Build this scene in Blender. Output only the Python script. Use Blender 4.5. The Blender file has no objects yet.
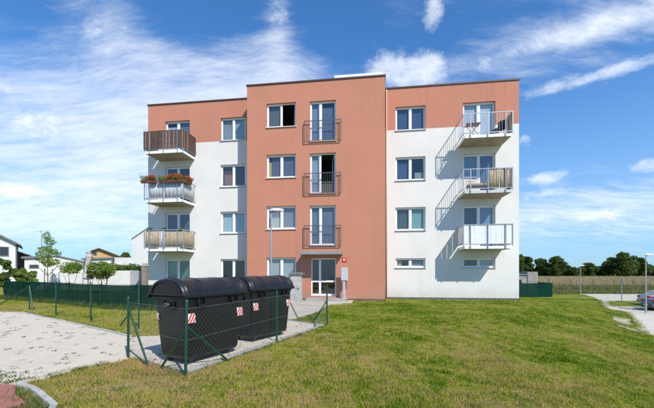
import bpy, bmesh, math, random
import numpy as np
from mathutils import Vector, Matrix
PI = math.pi; R = math.radians
random.seed(7); rng = np.random.default_rng(7)
C = bpy.context.scene.collection
scn = bpy.context.scene

# ------------------------------------------------------------------ camera
cam = bpy.data.cameras.new('camera'); cam_o = bpy.data.objects.new('camera', cam); C.objects.link(cam_o)
cam_o.location = (0, 0, 1.6); cam_o.rotation_euler = (PI/2, 0, 0)
cam.lens = 350/654*36; cam.sensor_width = 36; cam.shift_y = 66/654
cam.clip_end = 3000; scn.camera = cam_o

# ------------------------------------------------------------------ light
SUN = Vector((.685, -1.104, 1.25)).normalized()
sl = bpy.data.lights.new('sun', 'SUN'); sl.energy = 4.0; sl.angle = R(.5); sl.color = (1, .95, .87)
so = bpy.data.objects.new('sun', sl); C.objects.link(so)
so.rotation_euler = SUN.to_track_quat('Z', 'Y').to_euler(); so.location = (20, -30, 40)
scn.view_settings.view_transform = 'Standard'; scn.view_settings.look = 'None'
scn.view_settings.exposure = 0.40; scn.view_settings.gamma = 1

# ------------------------------------------------------------------ node helpers
class NT:
    def __init__(s, tree): s.t = tree; s.n = tree.nodes; s.l = tree.links
    def new(s, typ, **kw):
        n = s.n.new(typ)
        for k, v in kw.items(): setattr(n, k, v)
        return n
    def put(s, sock, v):
        if hasattr(v, 'is_output') or isinstance(v, bpy.types.NodeSocket): s.l.new(v, sock)
        else: sock.default_value = v
    def math(s, op, a, b=0, c=0, clamp=False):
        n = s.new('ShaderNodeMath', operation=op); n.use_clamp = clamp
        s.put(n.inputs[0], a); s.put(n.inputs[1], b); s.put(n.inputs[2], c); return n.outputs[0]
    def vmath(s, op, a, b=(0, 0, 0)):
        n = s.new('ShaderNodeVectorMath', operation=op); s.put(n.inputs[0], a); s.put(n.inputs[1], b); return n.outputs[0]
    def noise(s, vec, scale, detail=4, rough=.55, dist=0, out='Fac'):
        n = s.new('ShaderNodeTexNoise'); s.put(n.inputs['Vector'], vec)
        n.inputs['Scale'].default_value = scale; n.inputs['Detail'].default_value = detail
        n.inputs['Roughness'].default_value = rough; n.inputs['Distortion'].default_value = dist
        return n.outputs[out]
    def ramp(s, fac, stops):
        n = s.new('ShaderNodeValToRGB'); s.put(n.inputs[0], fac); e = n.color_ramp.elements
        while len(e) < len(stops): e.new(.5)
        for i, (p, c) in enumerate(stops):
            e[i].position = p; e[i].color = (c if len(c) == 4 else (*c, 1))
        return n.outputs[0]
    def mix(s, fac, a, b, mode='MIX'):
        n = s.new('ShaderNodeMix', data_type='RGBA', blend_type=mode); n.clamp_factor = True
        s.put(n.inputs[0], fac); s.put(n.inputs[6], a if not isinstance(a, tuple) or len(a) == 4 else (*a, 1))
        s.put(n.inputs[7], b if not isinstance(b, tuple) or len(b) == 4 else (*b, 1)); return n.outputs[2]
    def smooth(s, v, lo, hi):
        n = s.new('ShaderNodeMapRange', interpolation_type='SMOOTHSTEP'); s.put(n.inputs[0], v)
        n.inputs[1].default_value = lo; n.inputs[2].default_value = hi; return n.outputs[0]

# ------------------------------------------------------------------ sky
w = bpy.data.worlds.new('World'); scn.world = w; w.use_nodes = True
T = NT(w.node_tree); T.n.clear()
sky = T.new('ShaderNodeTexSky', sky_type='NISHITA'); sky.sun_disc = False
sky.sun_elevation = math.asin(SUN.z); sky.sun_rotation = math.atan2(SUN.x, SUN.y)
sky.altitude = 300; sky.air_density = 1.0; sky.dust_density = .35; sky.ozone_density = 3.0
tc = T.new('ShaderNodeTexCoord'); sep = T.new('ShaderNodeSeparateXYZ'); T.l.new(tc.outputs['Generated'], sep.inputs[0])
x, y, z = sep.outputs
az = T.math('ARCTAN2', x, y); el = T.math('ARCSINE', z)
zz = T.math('MAXIMUM', T.math('ADD', z, .16), .05)
comb = T.new('ShaderNodeCombineXYZ'); T.put(comb.inputs[0], T.math('DIVIDE', x, zz)); T.put(comb.inputs[1], T.math('DIVIDE', y, zz))
pl = comb.outputs[0]
def sky_blob(px, py, rx, ry, ang, amp):
    """soft region of more (or less) cloud around one compass direction and height; sizes in degrees"""
    dx, dz = (px-327)/350, (270-py)/350; L = math.sqrt(1+dx*dx+dz*dz)
    a0 = math.atan2(dx, 1); e0 = math.asin(dz/L)
    u_ = T.math('SUBTRACT', az, a0); v_ = T.math('SUBTRACT', el, e0)
    ca, sa = math.cos(R(ang)), math.sin(R(ang))
    p = T.math('DIVIDE', T.math('ADD', T.math('MULTIPLY', u_, ca), T.math('MULTIPLY', v_, sa)), R(rx))
    q = T.math('DIVIDE', T.math('SUBTRACT', T.math('MULTIPLY', v_, ca), T.math('MULTIPLY', u_, sa)), R(ry))
    r2 = T.math('ADD', T.math('MULTIPLY', p, p), T.math('MULTIPLY', q, q))
    return T.math('MULTIPLY', T.math('EXPONENT', T.math('MULTIPLY', r2, -1)), amp)
def total(lst):
    a = lst[0]
    for b in lst[1:]: a = T.math('ADD', a, b)
    return a
warp = T.noise(pl, 1.3, 3, .5, 0, 'Color')
wv = T.vmath('ADD', pl, T.vmath('MULTIPLY', T.vmath('SUBTRACT', warp, (.5, .5, .5)), (.40, .40, 0)))
mp = T.new('ShaderNodeMapping'); T.put(mp.inputs[0], wv); mp.inputs['Rotation'].default_value = (0, 0, R(28)); mp.inputs['Scale'].default_value = (1.0, 2.3, 1)
mp2 = T.new('ShaderNodeMapping'); T.put(mp2.inputs[0], wv); mp2.inputs['Rotation'].default_value = (0, 0, R(40)); mp2.inputs['Scale'].default_value = (1.0, 3.6, 1)
streak = T.math('ADD', T.math('MULTIPLY', T.noise(mp.outputs[0], 1.7, 12, .70, .10), .62), T.math('MULTIPLY', T.noise(mp2.outputs[0], 3.6, 9, .68, .15), .38))
# soft veil of cirrus
veil_mask = total([sky_blob(95, 105, 20, 12, -18, .27), sky_blob(20, 190, 20, 9, 0, .20), sky_blob(235, 90, 14, 9, 0, .24), sky_blob(220, 12, 8, 3.5, 0, -.12), sky_blob(320, 20, 6, 6, 0, -.12), sky_blob(100, 30, 10, 6, 0, .14), sky_blob(310, 78, 9, 5, 0, .20), sky_blob(278, 18, 2.5, 5, 0, .16),
                   sky_blob(600, 32, 18, 4, -3, .20), sky_blob(590, 205, 16, 3.2, 0, .22), sky_blob(560, 235, 30, 3.5, 0, .10), sky_blob(50, 225, 30, 4, 0, .12), sky_blob(440, 75, 12, 6, 0, .10),
                   sky_blob(170, 8, 8, 5, 0, -.20), sky_blob(40, 10, 12, 5, -20, -.10), sky_blob(345, 40, 5, 6, 0, -.16), sky_blob(10, 25, 9, 7, 0, -.16), sky_blob(600, 120, 14, 6, 0, -.12)])
veil_mask = T.math('ADD', veil_mask, sky_blob(425, 42, 6, 2.2, 0, -.15))
veil = T.smooth(T.math('ADD', streak, veil_mask), .50, .98)
# brighter, harder puffs
puffn = T.noise(T.vmath('MULTIPLY', tc.outputs['Generated'], (1, 1, 1.3)), 10, 10, .68, .1)
puff_mask = total([sky_blob(400, 60, 5.0, 4.2, 0, .42), sky_blob(372, 74, 4, 2.4, 0, .28), sky_blob(434, 66, 2.8, 3.6, 0, .38), sky_blob(425, 42, 6, 2.0, 0, -.34), sky_blob(485, 62, 2.2, 1.8, 35, .34), sky_blob(435, 16, 2.0, 2.8, -20, .42), sky_blob(12, 100, 9, 4, -25, .16), sky_blob(60, 150, 16, 5, -20, .12),
                   sky_blob(278, 14, 2.5, 4, 0, .26), sky_blob(105, 30, 5, 4, -20, .16), sky_blob(545, 178, 5, 1.1, 3, .42), sky_blob(550, 193, 6, 1.0, 6, .36), sky_blob(525, 140, 1.6, 1.5, 0, .38), sky_blob(585, 216, 14, 1.2, 0, .32), sky_blob(20, 192, 6, 1.2, 0, .30),
                   sky_blob(648, 164, 3, 1, 0, .35), sky_blob(600, 235, 16, .9, 0, .24), sky_blob(130, 200, 4, 1.2, 0, .25)])
puff = T.smooth(T.math('ADD', puffn, puff_mask), .72, 1.0)
# one old contrail, breaking up
ctr = T.math('MULTIPLY', T.smooth(T.math('ADD', T.noise(pl, 11, 8, .72), sky_blob(592, 77, 9.5, .85, 1, .50)), .60, 1.15), .62)
ctr2 = T.math('MULTIPLY', T.smooth(T.math('ADD', T.noise(pl, 4, 7, .65), sky_blob(590, 30, 13, 1.8, -4, .44)), .66, 1.2), .6)
cov = T.math('ADD', T.math('MULTIPLY', veil, .80), T.math('MULTIPLY', puff, .62)); cov = T.math('ADD', cov, T.math('ADD', ctr, ctr2), clamp=True)
cov = T.math('MULTIPLY', T.math('MINIMUM', cov, .95), T.smooth(z, 0.0, .10))
low = T.math('SUBTRACT', 1, T.smooth(z, -.05, .50))
skyc = T.mix(1.0, sky.outputs[0], (.47, .88, 1.20), 'MULTIPLY')
skyc = T.mix(T.math('MULTIPLY', low, .70), skyc, (2.4, 3.55, 5.1))
cloudc = T.mix(T.noise(pl, 2.2, 5, .6), (5.4, 6.0, 6.8), (6.9, 7.1, 7.4))
skyc = T.mix(cov, skyc, cloudc)
bg = T.new('ShaderNodeBackground'); T.put(bg.inputs[0], skyc); bg.inputs[1].default_value = .128
out = T.new('ShaderNodeOutputWorld'); T.l.new(bg.outputs[0], out.inputs[0])

# ------------------------------------------------------------------ materials
MATS = {}
def mat(name, col, rough=.8, var=.0, vscale=6, bump=0, bscale=60, spec=.5, metal=0, col2=None, detail=5, trans=0, coat=0, seed=0):
    if name in MATS: return MATS[name]
    m = bpy.data.materials.new(name); m.use_nodes = True; t = NT(m.node_tree)
    b = t.n['Principled BSDF']; geo = t.new('ShaderNodeNewGeometry'); P = geo.outputs['Position']
    b.inputs['Roughness'].default_value = rough; b.inputs['Metallic'].default_value = metal
    b.inputs['Specular IOR Level'].default_value = spec
    if coat: b.inputs['Coat Weight'].default_value = coat
    c1 = (*col, 1)
    if var or col2:
        c2 = (*(col2 or tuple(max(0, c*(1-var)) for c in col)), 1)
        n = t.noise(P, vscale, detail, .6)
        c = t.mix(t.smooth(n, .35, .68), c1, c2)
        n2 = t.noise(P, vscale*9, 3, .6)
        c = t.mix(t.math('MULTIPLY', n2, .5*max(var, .12)), c, (0, 0, 0, 1))
        t.put(b.inputs['Base Color'], c)
        t.put(b.inputs['Roughness'], t.math('ADD', rough-.06, t.math('MULTIPLY', n, .12)))
    else: b.inputs['Base Color'].default_value = c1
    if bump:
        bn = t.new('ShaderNodeBump'); bn.inputs['Strength'].default_value = bump; bn.inputs['Distance'].default_value = .01
        t.put(bn.inputs['Height'], t.noise(P, bscale, 4, .6)); t.l.new(bn.outputs[0], b.inputs['Normal'])
    MATS[name] = m; return m

def plaster(name, col, stain, streaks=.12):
    m = bpy.data.materials.new(name); m.use_nodes = True; t = NT(m.node_tree)
    b = t.n['Principled BSDF']; b.inputs['Roughness'].default_value = .93; b.inputs['Specular IOR Level'].default_value = .2
    P = t.new('ShaderNodeNewGeometry').outputs['Position']
    c = t.mix(t.smooth(t.noise(P, .55, 5, .6), .35, .7), col, tuple(k*.93 for k in col))
    mp = t.new('ShaderNodeMapping'); t.put(mp.inputs[0], P); mp.inputs['Scale'].default_value = (3.5, 3.5, .22)
    c = t.mix(t.math('MULTIPLY', t.smooth(t.noise(mp.outputs[0], 1, 6, .65), .52, .8), streaks), c, stain)
    sp0 = t.new('ShaderNodeSeparateXYZ'); t.put(sp0.inputs[0], P)      # rain runs below the parapet
    mp3 = t.new('ShaderNodeMapping'); t.put(mp3.inputs[0], P); mp3.inputs['Scale'].default_value = (7, 7, .10)
    run = t.math('MULTIPLY', t.smooth(t.noise(mp3.outputs[0], 1, 5, .7), .50, .68), t.smooth(sp0.outputs[2], 10.2, 12.3))
    c = t.mix(t.math('MULTIPLY', run, .16), c, stain)
    sp = t.new('ShaderNodeSeparateXYZ'); t.put(sp.inputs[0], P)       # splashed soil near the ground
    grime = t.math('MULTIPLY', t.math('SUBTRACT', 1, t.smooth(sp.outputs[2], .1, .7)), t.noise(P, 3, 5, .6))
    c = t.mix(t.math('MULTIPLY', grime, .45), c, (.30, .26, .19))
    c = t.mix(t.math('MULTIPLY', t.noise(P, 26, 6, .8), .26), c, tuple(k*.5 for k in col))
    t.put(b.inputs['Base Color'], c)
    bn = t.new('ShaderNodeBump'); bn.inputs['Strength'].default_value = .9; bn.inputs['Distance'].default_value = .012
    t.put(bn.inputs['Height'], t.noise(P, 24, 6, .75)); t.l.new(bn.outputs[0], b.inputs['Normal'])
    MATS[name] = m; return m
PINK = plaster('plaster_terracotta', (.552, .238, .155), (.30, .135, .095), .30)
WHITE = plaster('plaster_white', (.765, .742, .705), (.45, .42, .36), .17)
PLINTH = mat('plinth_grey', (.16, .155, .15), .9, .3, 3, .4)
FRAME = mat('window_white', (.80, .81, .82), .35)
SILL = mat('sill_metal', (.55, .56, .57), .45, .15, 4)
COPING = mat('coping_brown', (.075, .045, .038), .5, .2, 3)
CONC = mat('concrete', (.42, .40, .36), .9, .3, 2, .5, 40)
SLAB = mat('balcony_slab', (.42, .355, .26), .85, .25, 3, .4)
STEEL = mat('galvanised_steel', (.46, .48, .50), .38, .2, 8, metal=.6)
DKSTEEL = mat('dark_steel', (.11, .11, .12), .5, .2, 6)
GREY = mat('grey_metal', (.26, .28, .29), .5, .15, 4)
ROOM = mat('room_plaster', (.30, .28, .26), .9)
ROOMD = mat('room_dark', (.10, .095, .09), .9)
ROOFM = mat('roof_felt', (.13, .13, .13), .9, .3, 1)

def glass_mat(name, tint=(.55, .60, .66), gl=.20, rot=(0, 0)):
    m = bpy.data.materials.new(name); m.use_nodes = True; t = NT(m.node_tree); t.n.clear()
    P = t.new('ShaderNodeNewGeometry').outputs['Position']
    tr = t.new('ShaderNodeBsdfTransparent'); tr.inputs[0].default_value = (*tint, 1)
    g = t.new('ShaderNodeBsdfGlossy'); g.inputs['Roughness'].default_value = .015; g.inputs[0].default_value = (1, .96, .90, 1)
    bn = t.new('ShaderNodeBump'); bn.inputs['Strength'].default_value = .08; bn.inputs['Distance'].default_value = .05
    t.put(bn.inputs['Height'], t.noise(P, 1.6, 2, .5)); t.l.new(bn.outputs[0], g.inputs['Normal'])
    fr = t.new('ShaderNodeLayerWeight'); fr.inputs[0].default_value = .5
    f = t.math('ADD', t.math('MULTIPLY', t.math('POWER', fr.outputs['Facing'], 4), .8), gl, clamp=True)
    mx = t.new('ShaderNodeMixShader'); t.put(mx.inputs[0], f); t.l.new(tr.outputs[0], mx.inputs[1]); t.l.new(g.outputs[0], mx.inputs[2])
    o = t.new('ShaderNodeOutputMaterial'); t.l.new(mx.outputs[0], o.inputs[0]); MATS[name] = m; return m
GLASS = glass_mat('window_glass', (.74,.78,.80), .10)
DARKGLASS = glass_mat('car_glass', (.12, .14, .15), .15)

def leafmat(name, c1, c2, c3=None, transl=.35, rough=.55):
    m = bpy.data.materials.new(name); m.use_nodes = True; t = NT(m.node_tree)
    b = t.n['Principled BSDF']; o = t.n['Material Output']
    at = t.new('ShaderNodeAttribute', attribute_name='rnd')
    P = t.new('ShaderNodeNewGeometry').outputs['Position']
    c = t.ramp(at.outputs['Fac'], [(0, c1), (.6, c2), (1, c3 or c2)])
    c = t.mix(t.math('MULTIPLY', t.noise(P, .6, 3, .6), .35), c, tuple(k*.45 for k in c1))
    t.put(b.inputs['Base Color'], c); b.inputs['Roughness'].default_value = rough; b.inputs['Specular IOR Level'].default_value = .25
    tl = t.new('ShaderNodeBsdfTranslucent'); t.put(tl.inputs[0], t.mix(.35, c, (.25, .32, .03)))
    mx = t.new('ShaderNodeMixShader'); mx.inputs[0].default_value = transl
    t.l.new(b.outputs[0], mx.inputs[1]); t.l.new(tl.outputs[0], mx.inputs[2]); t.l.new(mx.outputs[0], o.inputs[0])
    MATS[name] = m; return m
LEAFD = leafmat('leaves_dark', (.034, .066, .010), (.080, .130, .020), (.17, .21, .04))
LEAFM = leafmat('leaves_mid', (.07, .13, .022), (.13, .21, .035), (.22, .28, .06))
LEAFL = leafmat('leaves_light', (.13, .22, .03), (.24, .35, .055), (.38, .44, .11))
BARK = mat('bark', (.11, .085, .06), .95, .4, 8, .8, 30)
FLOWER = leafmat('flowers_red', (.42, .03, .012), (.62, .08, .02), (.75, .20, .03), .25)

# lawn colour: green with dry straw patches; same field for soil and blades
def lawn_field(t, P):
    big = t.noise(P, .45, 4, .6, .2); mid = t.noise(P, 3.0, 6, .75, .3); fine = t.noise(P, 11, 5, .75)
    sp = t.new('ShaderNodeSeparateXYZ'); t.put(sp.inputs[0], P)
    near = t.math('MULTIPLY', t.math('SUBTRACT', 1, t.smooth(sp.outputs[1], 4, 13)), .055)      # more worn towards the bins
    near = t.math('ADD', near, t.math('MULTIPLY', t.math('SUBTRACT', 1, t.smooth(sp.outputs[0], -3.5, 1.0)), .045))
    d = t.math('ADD', t.math('MULTIPLY', big, .34), t.math('MULTIPLY', mid, .42)); d = t.math('ADD', d, t.math('MULTIPLY', fine, .24))
    return t.math('ADD', d, near)
def lawn_color(t, P, extra=None):
    d = lawn_field(t, P)
    if extra is not None: d = t.math('ADD', d, extra)
    return t.ramp(d, [(.40, (.036, .100, .003)), (.465, (.140, .255, .007)), (.515, (.30, .37, .015)), (.555, (.48, .43, .070)), (.605, (.60, .44, .19)), (.66, (.46, .31, .16))])
def lawn_mat():
    m = bpy.data.materials.new('lawn_soil'); m.use_nodes = True; t = NT(m.node_tree); b = t.n['Principled BSDF']
    P = t.new('ShaderNodeNewGeometry').outputs['Position']; c = lawn_color(t, P)
    c = t.mix(t.math('MULTIPLY', t.noise(P, 26, 5, .7), .95), c, (.035, .035, .012))
    t.put(b.inputs['Base Color'], c); b.inputs['Roughness'].default_value = .95; b.inputs['Specular IOR Level'].default_value = .1
    bn = t.new('ShaderNodeBump'); bn.inputs['Strength'].default_value = 1; bn.inputs['Distance'].default_value = .05
    t.put(bn.inputs['Height'], t.noise(P, 14, 6, .75)); t.l.new(bn.outputs[0], b.inputs['Normal']); return m
def blade_mat():
    m = bpy.data.materials.new('grass_blades'); m.use_nodes = True; t = NT(m.node_tree); b = t.n['Principled BSDF']; o = t.n['Material Output']
    P = t.new('ShaderNodeNewGeometry').outputs['Position']; at = t.new('ShaderNodeAttribute', attribute_name='rnd')
    c = lawn_color(t, P, t.math('MULTIPLY', t.math('SUBTRACT', at.outputs['Fac'], .5), .20))
    t.put(b.inputs['Base Color'], c); b.inputs['Roughness'].default_value = .7; b.inputs['Specular IOR Level'].default_value = .05
    tl = t.new('ShaderNodeBsdfTranslucent'); t.put(tl.inputs[0], c); mx = t.new('ShaderNodeMixShader'); mx.inputs[0].default_value = .4
    t.l.new(b.outputs[0], mx.inputs[1]); t.l.new(tl.outputs[0], mx.inputs[2]); t.l.new(mx.outputs[0], o.inputs[0]); return m
LAWN = lawn_mat(); BLADE = blade_mat()

# ------------------------------------------------------------------ mesh helpers
class MB:
    def __init__(s): s.v = []; s.f = []; s.mi = []; s.cur = 0
    def add(s, vs, fs):
        o = len(s.v); s.v += [tuple(p) for p in vs]; s.f += [tuple(i+o for i in f) for f in fs]; s.mi += [s.cur]*len(fs); return s
    def box(s, x0, x1, y0, y1, z0, z1):
        return s.add([(x0,y0,z0),(x1,y0,z0),(x1,y1,z0),(x0,y1,z0),(x0,y0,z1),(x1,y0,z1),(x1,y1,z1),(x0,y1,z1)],
                     [(3,2,1,0),(4,5,6,7),(0,1,5,4),(1,2,6,5),(2,3,7,6),(3,0,4,7)])
    def quad(s, a, b, c, d): return s.add([a, b, c, d], [(0,1,2,3)])
    def tube(s, p0, p1, r, n=8, r1=None, caps=True):
        p0 = Vector(p0); p1 = Vector(p1); d = (p1-p0).normalized(); r1 = r if r1 is None else r1
        a = d.orthogonal().normalized(); b = d.cross(a); vs = []
        for p, rr in ((p0, r), (p1, r1)):
            for k in range(n):
                t = 2*PI*k/n; vs.append(p+(a*math.cos(t)+b*math.sin(t))*rr)
        fs = [(k, (k+1) % n, n+(k+1) % n, n+k) for k in range(n)]
        if caps: fs += [tuple(reversed(range(n))), tuple(range(n, 2*n))]
        return s.add(vs, fs)
    def obox(s, c, ax, hx, hy, hz):
        """box centred c, local x along horizontal angle ax"""
        ca, sa = math.cos(ax), math.sin(ax); vs = []
        for dz in (-hz, hz):
            for dx, dy in ((-hx,-hy),(hx,-hy),(hx,hy),(-hx,hy)):
                vs.append((c[0]+dx*ca-dy*sa, c[1]+dx*sa+dy*ca, c[2]+dz))
        return s.add(vs, [(3,2,1,0),(4,5,6,7),(0,1,5,4),(1,2,6,5),(2,3,7,6),(3,0,4,7)])
    def build(s, name, m, parent=None, kind=None, smooth=False, bevel=0):
        me = bpy.data.meshes.new(name); me.from_pydata(s.v, [], s.f)
        for k in (m if isinstance(m, (list, tuple)) else [m]): me.materials.append(k)
        if any(s.mi): me.polygons.foreach_set('material_index', s.mi)
        if smooth: me.polygons.foreach_set('use_smooth', [True]*len(s.f))
        me.update(); o = bpy.data.objects.new(name, me); C.objects.link(o); o.parent = parent
        if kind: o['kind'] = kind
        if bevel:
            b = o.modifiers.new('bevel', 'BEVEL'); b.width = bevel; b.segments = 2; b.limit_method = 'ANGLE'
        return o
def empty(name, loc=(0,0,0), rz=0):
    o = bpy.data.objects.new(name, None); C.objects.link(o); o.location = loc; o.rotation_euler = (0,0,rz); o.empty_display_size = .2; return o
def tag(o, label, cat, group=None, kind=None):
    o['label'] = label; o['category'] = cat
    if group: o['group'] = group
    if kind: o['kind'] = kind
    return o
def copy_tree(o, parent=None):
    c = o.copy(); C.objects.link(c); c.parent = parent
    for ch in list(o.children): copy_tree(ch, c)
    return c
def tri_mesh(name, verts, nper, m, parent=None, rnd=None, kind=None, faces=None):
    """verts: (N*nper,3) array, each face nper consecutive verts"""
    me = bpy.data.meshes.new(name); nf = len(verts)//nper
    me.vertices.add(len(verts)); me.vertices.foreach_set('co', np.asarray(verts, dtype=np.float32).ravel())
    me.loops.add(len(verts)); me.loops.foreach_set('vertex_index', np.arange(len(verts), dtype=np.int32))
    me.polygons.add(nf); me.polygons.foreach_set('loop_start', np.arange(0, len(verts), nper, dtype=np.int32))
    if rnd is not None:
        a = me.attributes.new('rnd', 'FLOAT', 'POINT'); a.data.foreach_set('value', np.repeat(rnd, nper).astype(np.float32))
    me.materials.append(m); me.update(calc_edges=True)
    o = bpy.data.objects.new(name, me); C.objects.link(o); o.parent = parent
    if kind: o['kind'] = kind
    return o

# ------------------------------------------------------------------ terrain
def sm(t): t = np.clip(t, 0, 1); return t*t*(3-2*t)
def zt(X, Y):
    X0 = .75*np.minimum(Y, 20)-5.2
    base = -1.8*sm((X-X0)/16)
    far = sm((np.asarray(Y)-34)/40.)
    base = base*(1-far)+far*(-1.8)
    base = base-.13*sm((np.asarray(Y)-11)/7)*(1-far)*(1-sm((np.asarray(X)-14)/8))
    amp = .018*sm((np.hypot(X+1.5, np.asarray(Y)-8)-5)/6)
    return base + amp*(np.sin(X*.7+1.3*np.sin(Y*.31))+np.sin(Y*.9+X*.33)*.7)*(np.asarray(Y) < 60)
def ztf(X, Y): return float(zt(float(X), float(Y)))
def axis(segs):
    a = []
    for s, e, st in segs: a += list(np.arange(s, e, st))
    return np.array(a+[segs[-1][1]])
gx = axis([(-900,-200,100),(-200,-60,20),(-60,-30,3),(-30,50,.5),(50,110,4),(110,200,15),(200,900,100)])
gy = axis([(-40,0,4),(0,56,.5),(56,100,4),(100,260,16),(260,1500,124)])
def grid_sheet(xs, ys, name, m, dz=0, kind='structure'):
    XX, YY = np.meshgrid(xs, ys); ZZ = zt(XX, YY)+dz; nx = len(xs)
    vs = np.stack([XX.ravel(), YY.ravel(), ZZ.ravel()], 1)
    i = np.arange((len(xs)-1)*(len(ys)-1)); r, c = i//(nx-1), i % (nx-1); a = r*nx+c
    me = bpy.data.meshes.new(name); me.from_pydata(vs.tolist(), [], np.stack([a, a+1, a+nx+1, a+nx], 1).tolist())
    me.polygons.foreach_set('use_smooth', [True]*len(me.polygons)); me.materials.append(m)
    o = bpy.data.objects.new(name, me); C.objects.link(o); o['kind'] = kind; return o
grid_sheet(gx, gy, 'lawn_ground', LAWN)

def inside(X, Y, poly):
    r = np.zeros(np.shape(X), bool); n = len(poly)
    for i in range(n):
        x0, y0 = poly[i]; x1, y1 = poly[(i+1) % n]
        if y0 == y1: continue
        r ^= ((y0 > Y) != (y1 > Y)) & (X < (x1-x0)*(Y-y0)/(y1-y0)+x0)
    return r
def edge_dist(X, Y, poly):
    d = np.full(np.shape(X), 1e9); n = len(poly)
    for i in range(n):
        x0, y0 = poly[i]; x1, y1 = poly[(i+1) % n]; L = (x1-x0)**2+(y1-y0)**2+1e-9
        t = np.clip(((X-x0)*(x1-x0)+(Y-y0)*(y1-y0))/L, 0, 1)
        d = np.minimum(d, np.hypot(X-x0-t*(x1-x0), Y-y0-t*(y1-y0)))
    return d
def drape(poly, name, m, dz, thick=.12, kind='structure', parent=None, jag=0, cell=.5, seg=.4):
    """a sheet cut to the polygon that follows the terrain, with a skirt down into the ground"""
    pts = []
    for i in range(len(poly)):
        a = poly[i]; b = poly[(i+1) % len(poly)]; L = math.dist(a, b); k = max(1, int(L/seg)) if jag else 1
        for q in range(k):
            t = q/k; p = [a[0]+(b[0]-a[0])*t, a[1]+(b[1]-a[1])*t]
            if jag and q: p[0] += random.uniform(-jag, jag); p[1] += random.uniform(-jag, jag)
            pts.append(p)
    bm = bmesh.new(); f = bm.faces.new([bm.verts.new((p[0], p[1], 0)) for p in pts])
    if f.normal.z < 0 or sum(pts[i][0]*pts[(i+1)%len(pts)][1]-pts[(i+1)%len(pts)][0]*pts[i][1] for i in range(len(pts))) < 0: bmesh.ops.reverse_faces(bm, faces=[f])
    xs = [p[0] for p in pts]; ys = [p[1] for p in pts]
    for ax, lo, hi in ((0, min(xs), max(xs)), (1, min(ys), max(ys))):
        k = math.floor(lo/cell)*cell
        while k < hi:
            if k > lo:
                co = (k, 0, 0) if ax == 0 else (0, k, 0); no = (1, 0, 0) if ax == 0 else (0, 1, 0)
                bmesh.ops.bisect_plane(bm, geom=bm.verts[:]+bm.edges[:]+bm.faces[:], plane_co=co, plane_no=no, dist=1e-5)
            k += cell
    bmesh.ops.triangulate(bm, faces=bm.faces[:])
    for v in bm.verts: v.co.z = ztf(v.co.x, v.co.y)+dz
    be = [e for e in bm.edges if len(e.link_faces) == 1]
    r = bmesh.ops.extrude_edge_only(bm, edges=be)
    for v in [g for g in r['geom'] if isinstance(g, bmesh.types.BMVert)]: v.co.z -= thick
    me = bpy.data.meshes.new(name); bm.to_mesh(me); bm.free(); me.materials.append(m)
    o = bpy.data.objects.new(name, me); C.objects.link(o); o.parent = parent
    if kind: o['kind'] = kind
    return o

def paver_mat(name, col, col2, dirt, joint=.5, bw=.2, bh=.1, rot=0, stain=.35):
    m = bpy.data.materials.new(name); m.use_nodes = True; t = NT(m.node_tree); b = t.n['Principled BSDF']
    P = t.new('ShaderNodeNewGeometry').outputs['Position']
    mp = t.new('ShaderNodeMapping'); t.put(mp.inputs[0], P); mp.inputs['Rotation'].default_value = (0, 0, rot)
    br = t.new('ShaderNodeTexBrick'); t.put(br.inputs['Vector'], mp.outputs[0]); br.inputs['Scale'].default_value = 1
    br.inputs['Brick Width'].default_value = bw; br.inputs['Row Height'].default_value = bh; br.inputs['Mortar Size'].default_value = .004; br.inputs['Mortar Smooth'].default_value = .3
    br.inputs['Color1'].default_value = (*col, 1); br.inputs['Color2'].default_value = (*col2, 1); br.inputs['Mortar'].default_value = (*tuple(c*(1-joint) for c in col), 1)
    c = t.mix(t.math('MULTIPLY', t.smooth(t.noise(P, 1.1, 6, .65), .45, .75), stain*.6), br.outputs[0], dirt)
    c = t.mix(t.math('MULTIPLY', t.smooth(t.noise(P, 10, 5, .7), .5, .75), stain), c, dirt)
    c = t.mix(t.math('MULTIPLY', t.noise(P, 90, 3, .7), .22), c, tuple(k*.4 for k in col))
    t.put(b.inputs['Base Color'], c); b.inputs['Roughness'].default_value = .92; b.inputs['Specular IOR Level'].default_value = .2
    bn = t.new('ShaderNodeBump'); bn.inputs['Strength'].default_value = .5; bn.inputs['Distance'].default_value = .006
    t.put(bn.inputs['Height'], t.math('ADD', t.math('MULTIPLY', br.outputs['Fac'], -1), t.math('MULTIPLY', t.noise(P, 60, 4, .7), .7))); t.l.new(bn.outputs[0], b.inputs['Normal']); return m
PAVE = paver_mat('pale_pavers', (.66, .585, .47), (.62, .545, .44), (.36, .33, .26), .22, rot=R(25))
REDP = paver_mat('red_pavers', (.42, .17, .13), (.36, .15, .12), (.30, .17, .12), .4, rot=R(65))
PATHM = paver_mat('pale_path', (.56, .51, .43), (.52, .475, .40), (.38, .32, .23), .15, bw=.6, bh=.3, rot=R(50), stain=.6)
ASPH = mat('parking_surface', (.36, .34, .31), .9, .45, .9, .5, 30)
DIRT = mat('bare_dirt', (.46, .41, .33), .95, .3, 3, .8, 25, col2=(.34, .28, .19))

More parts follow.
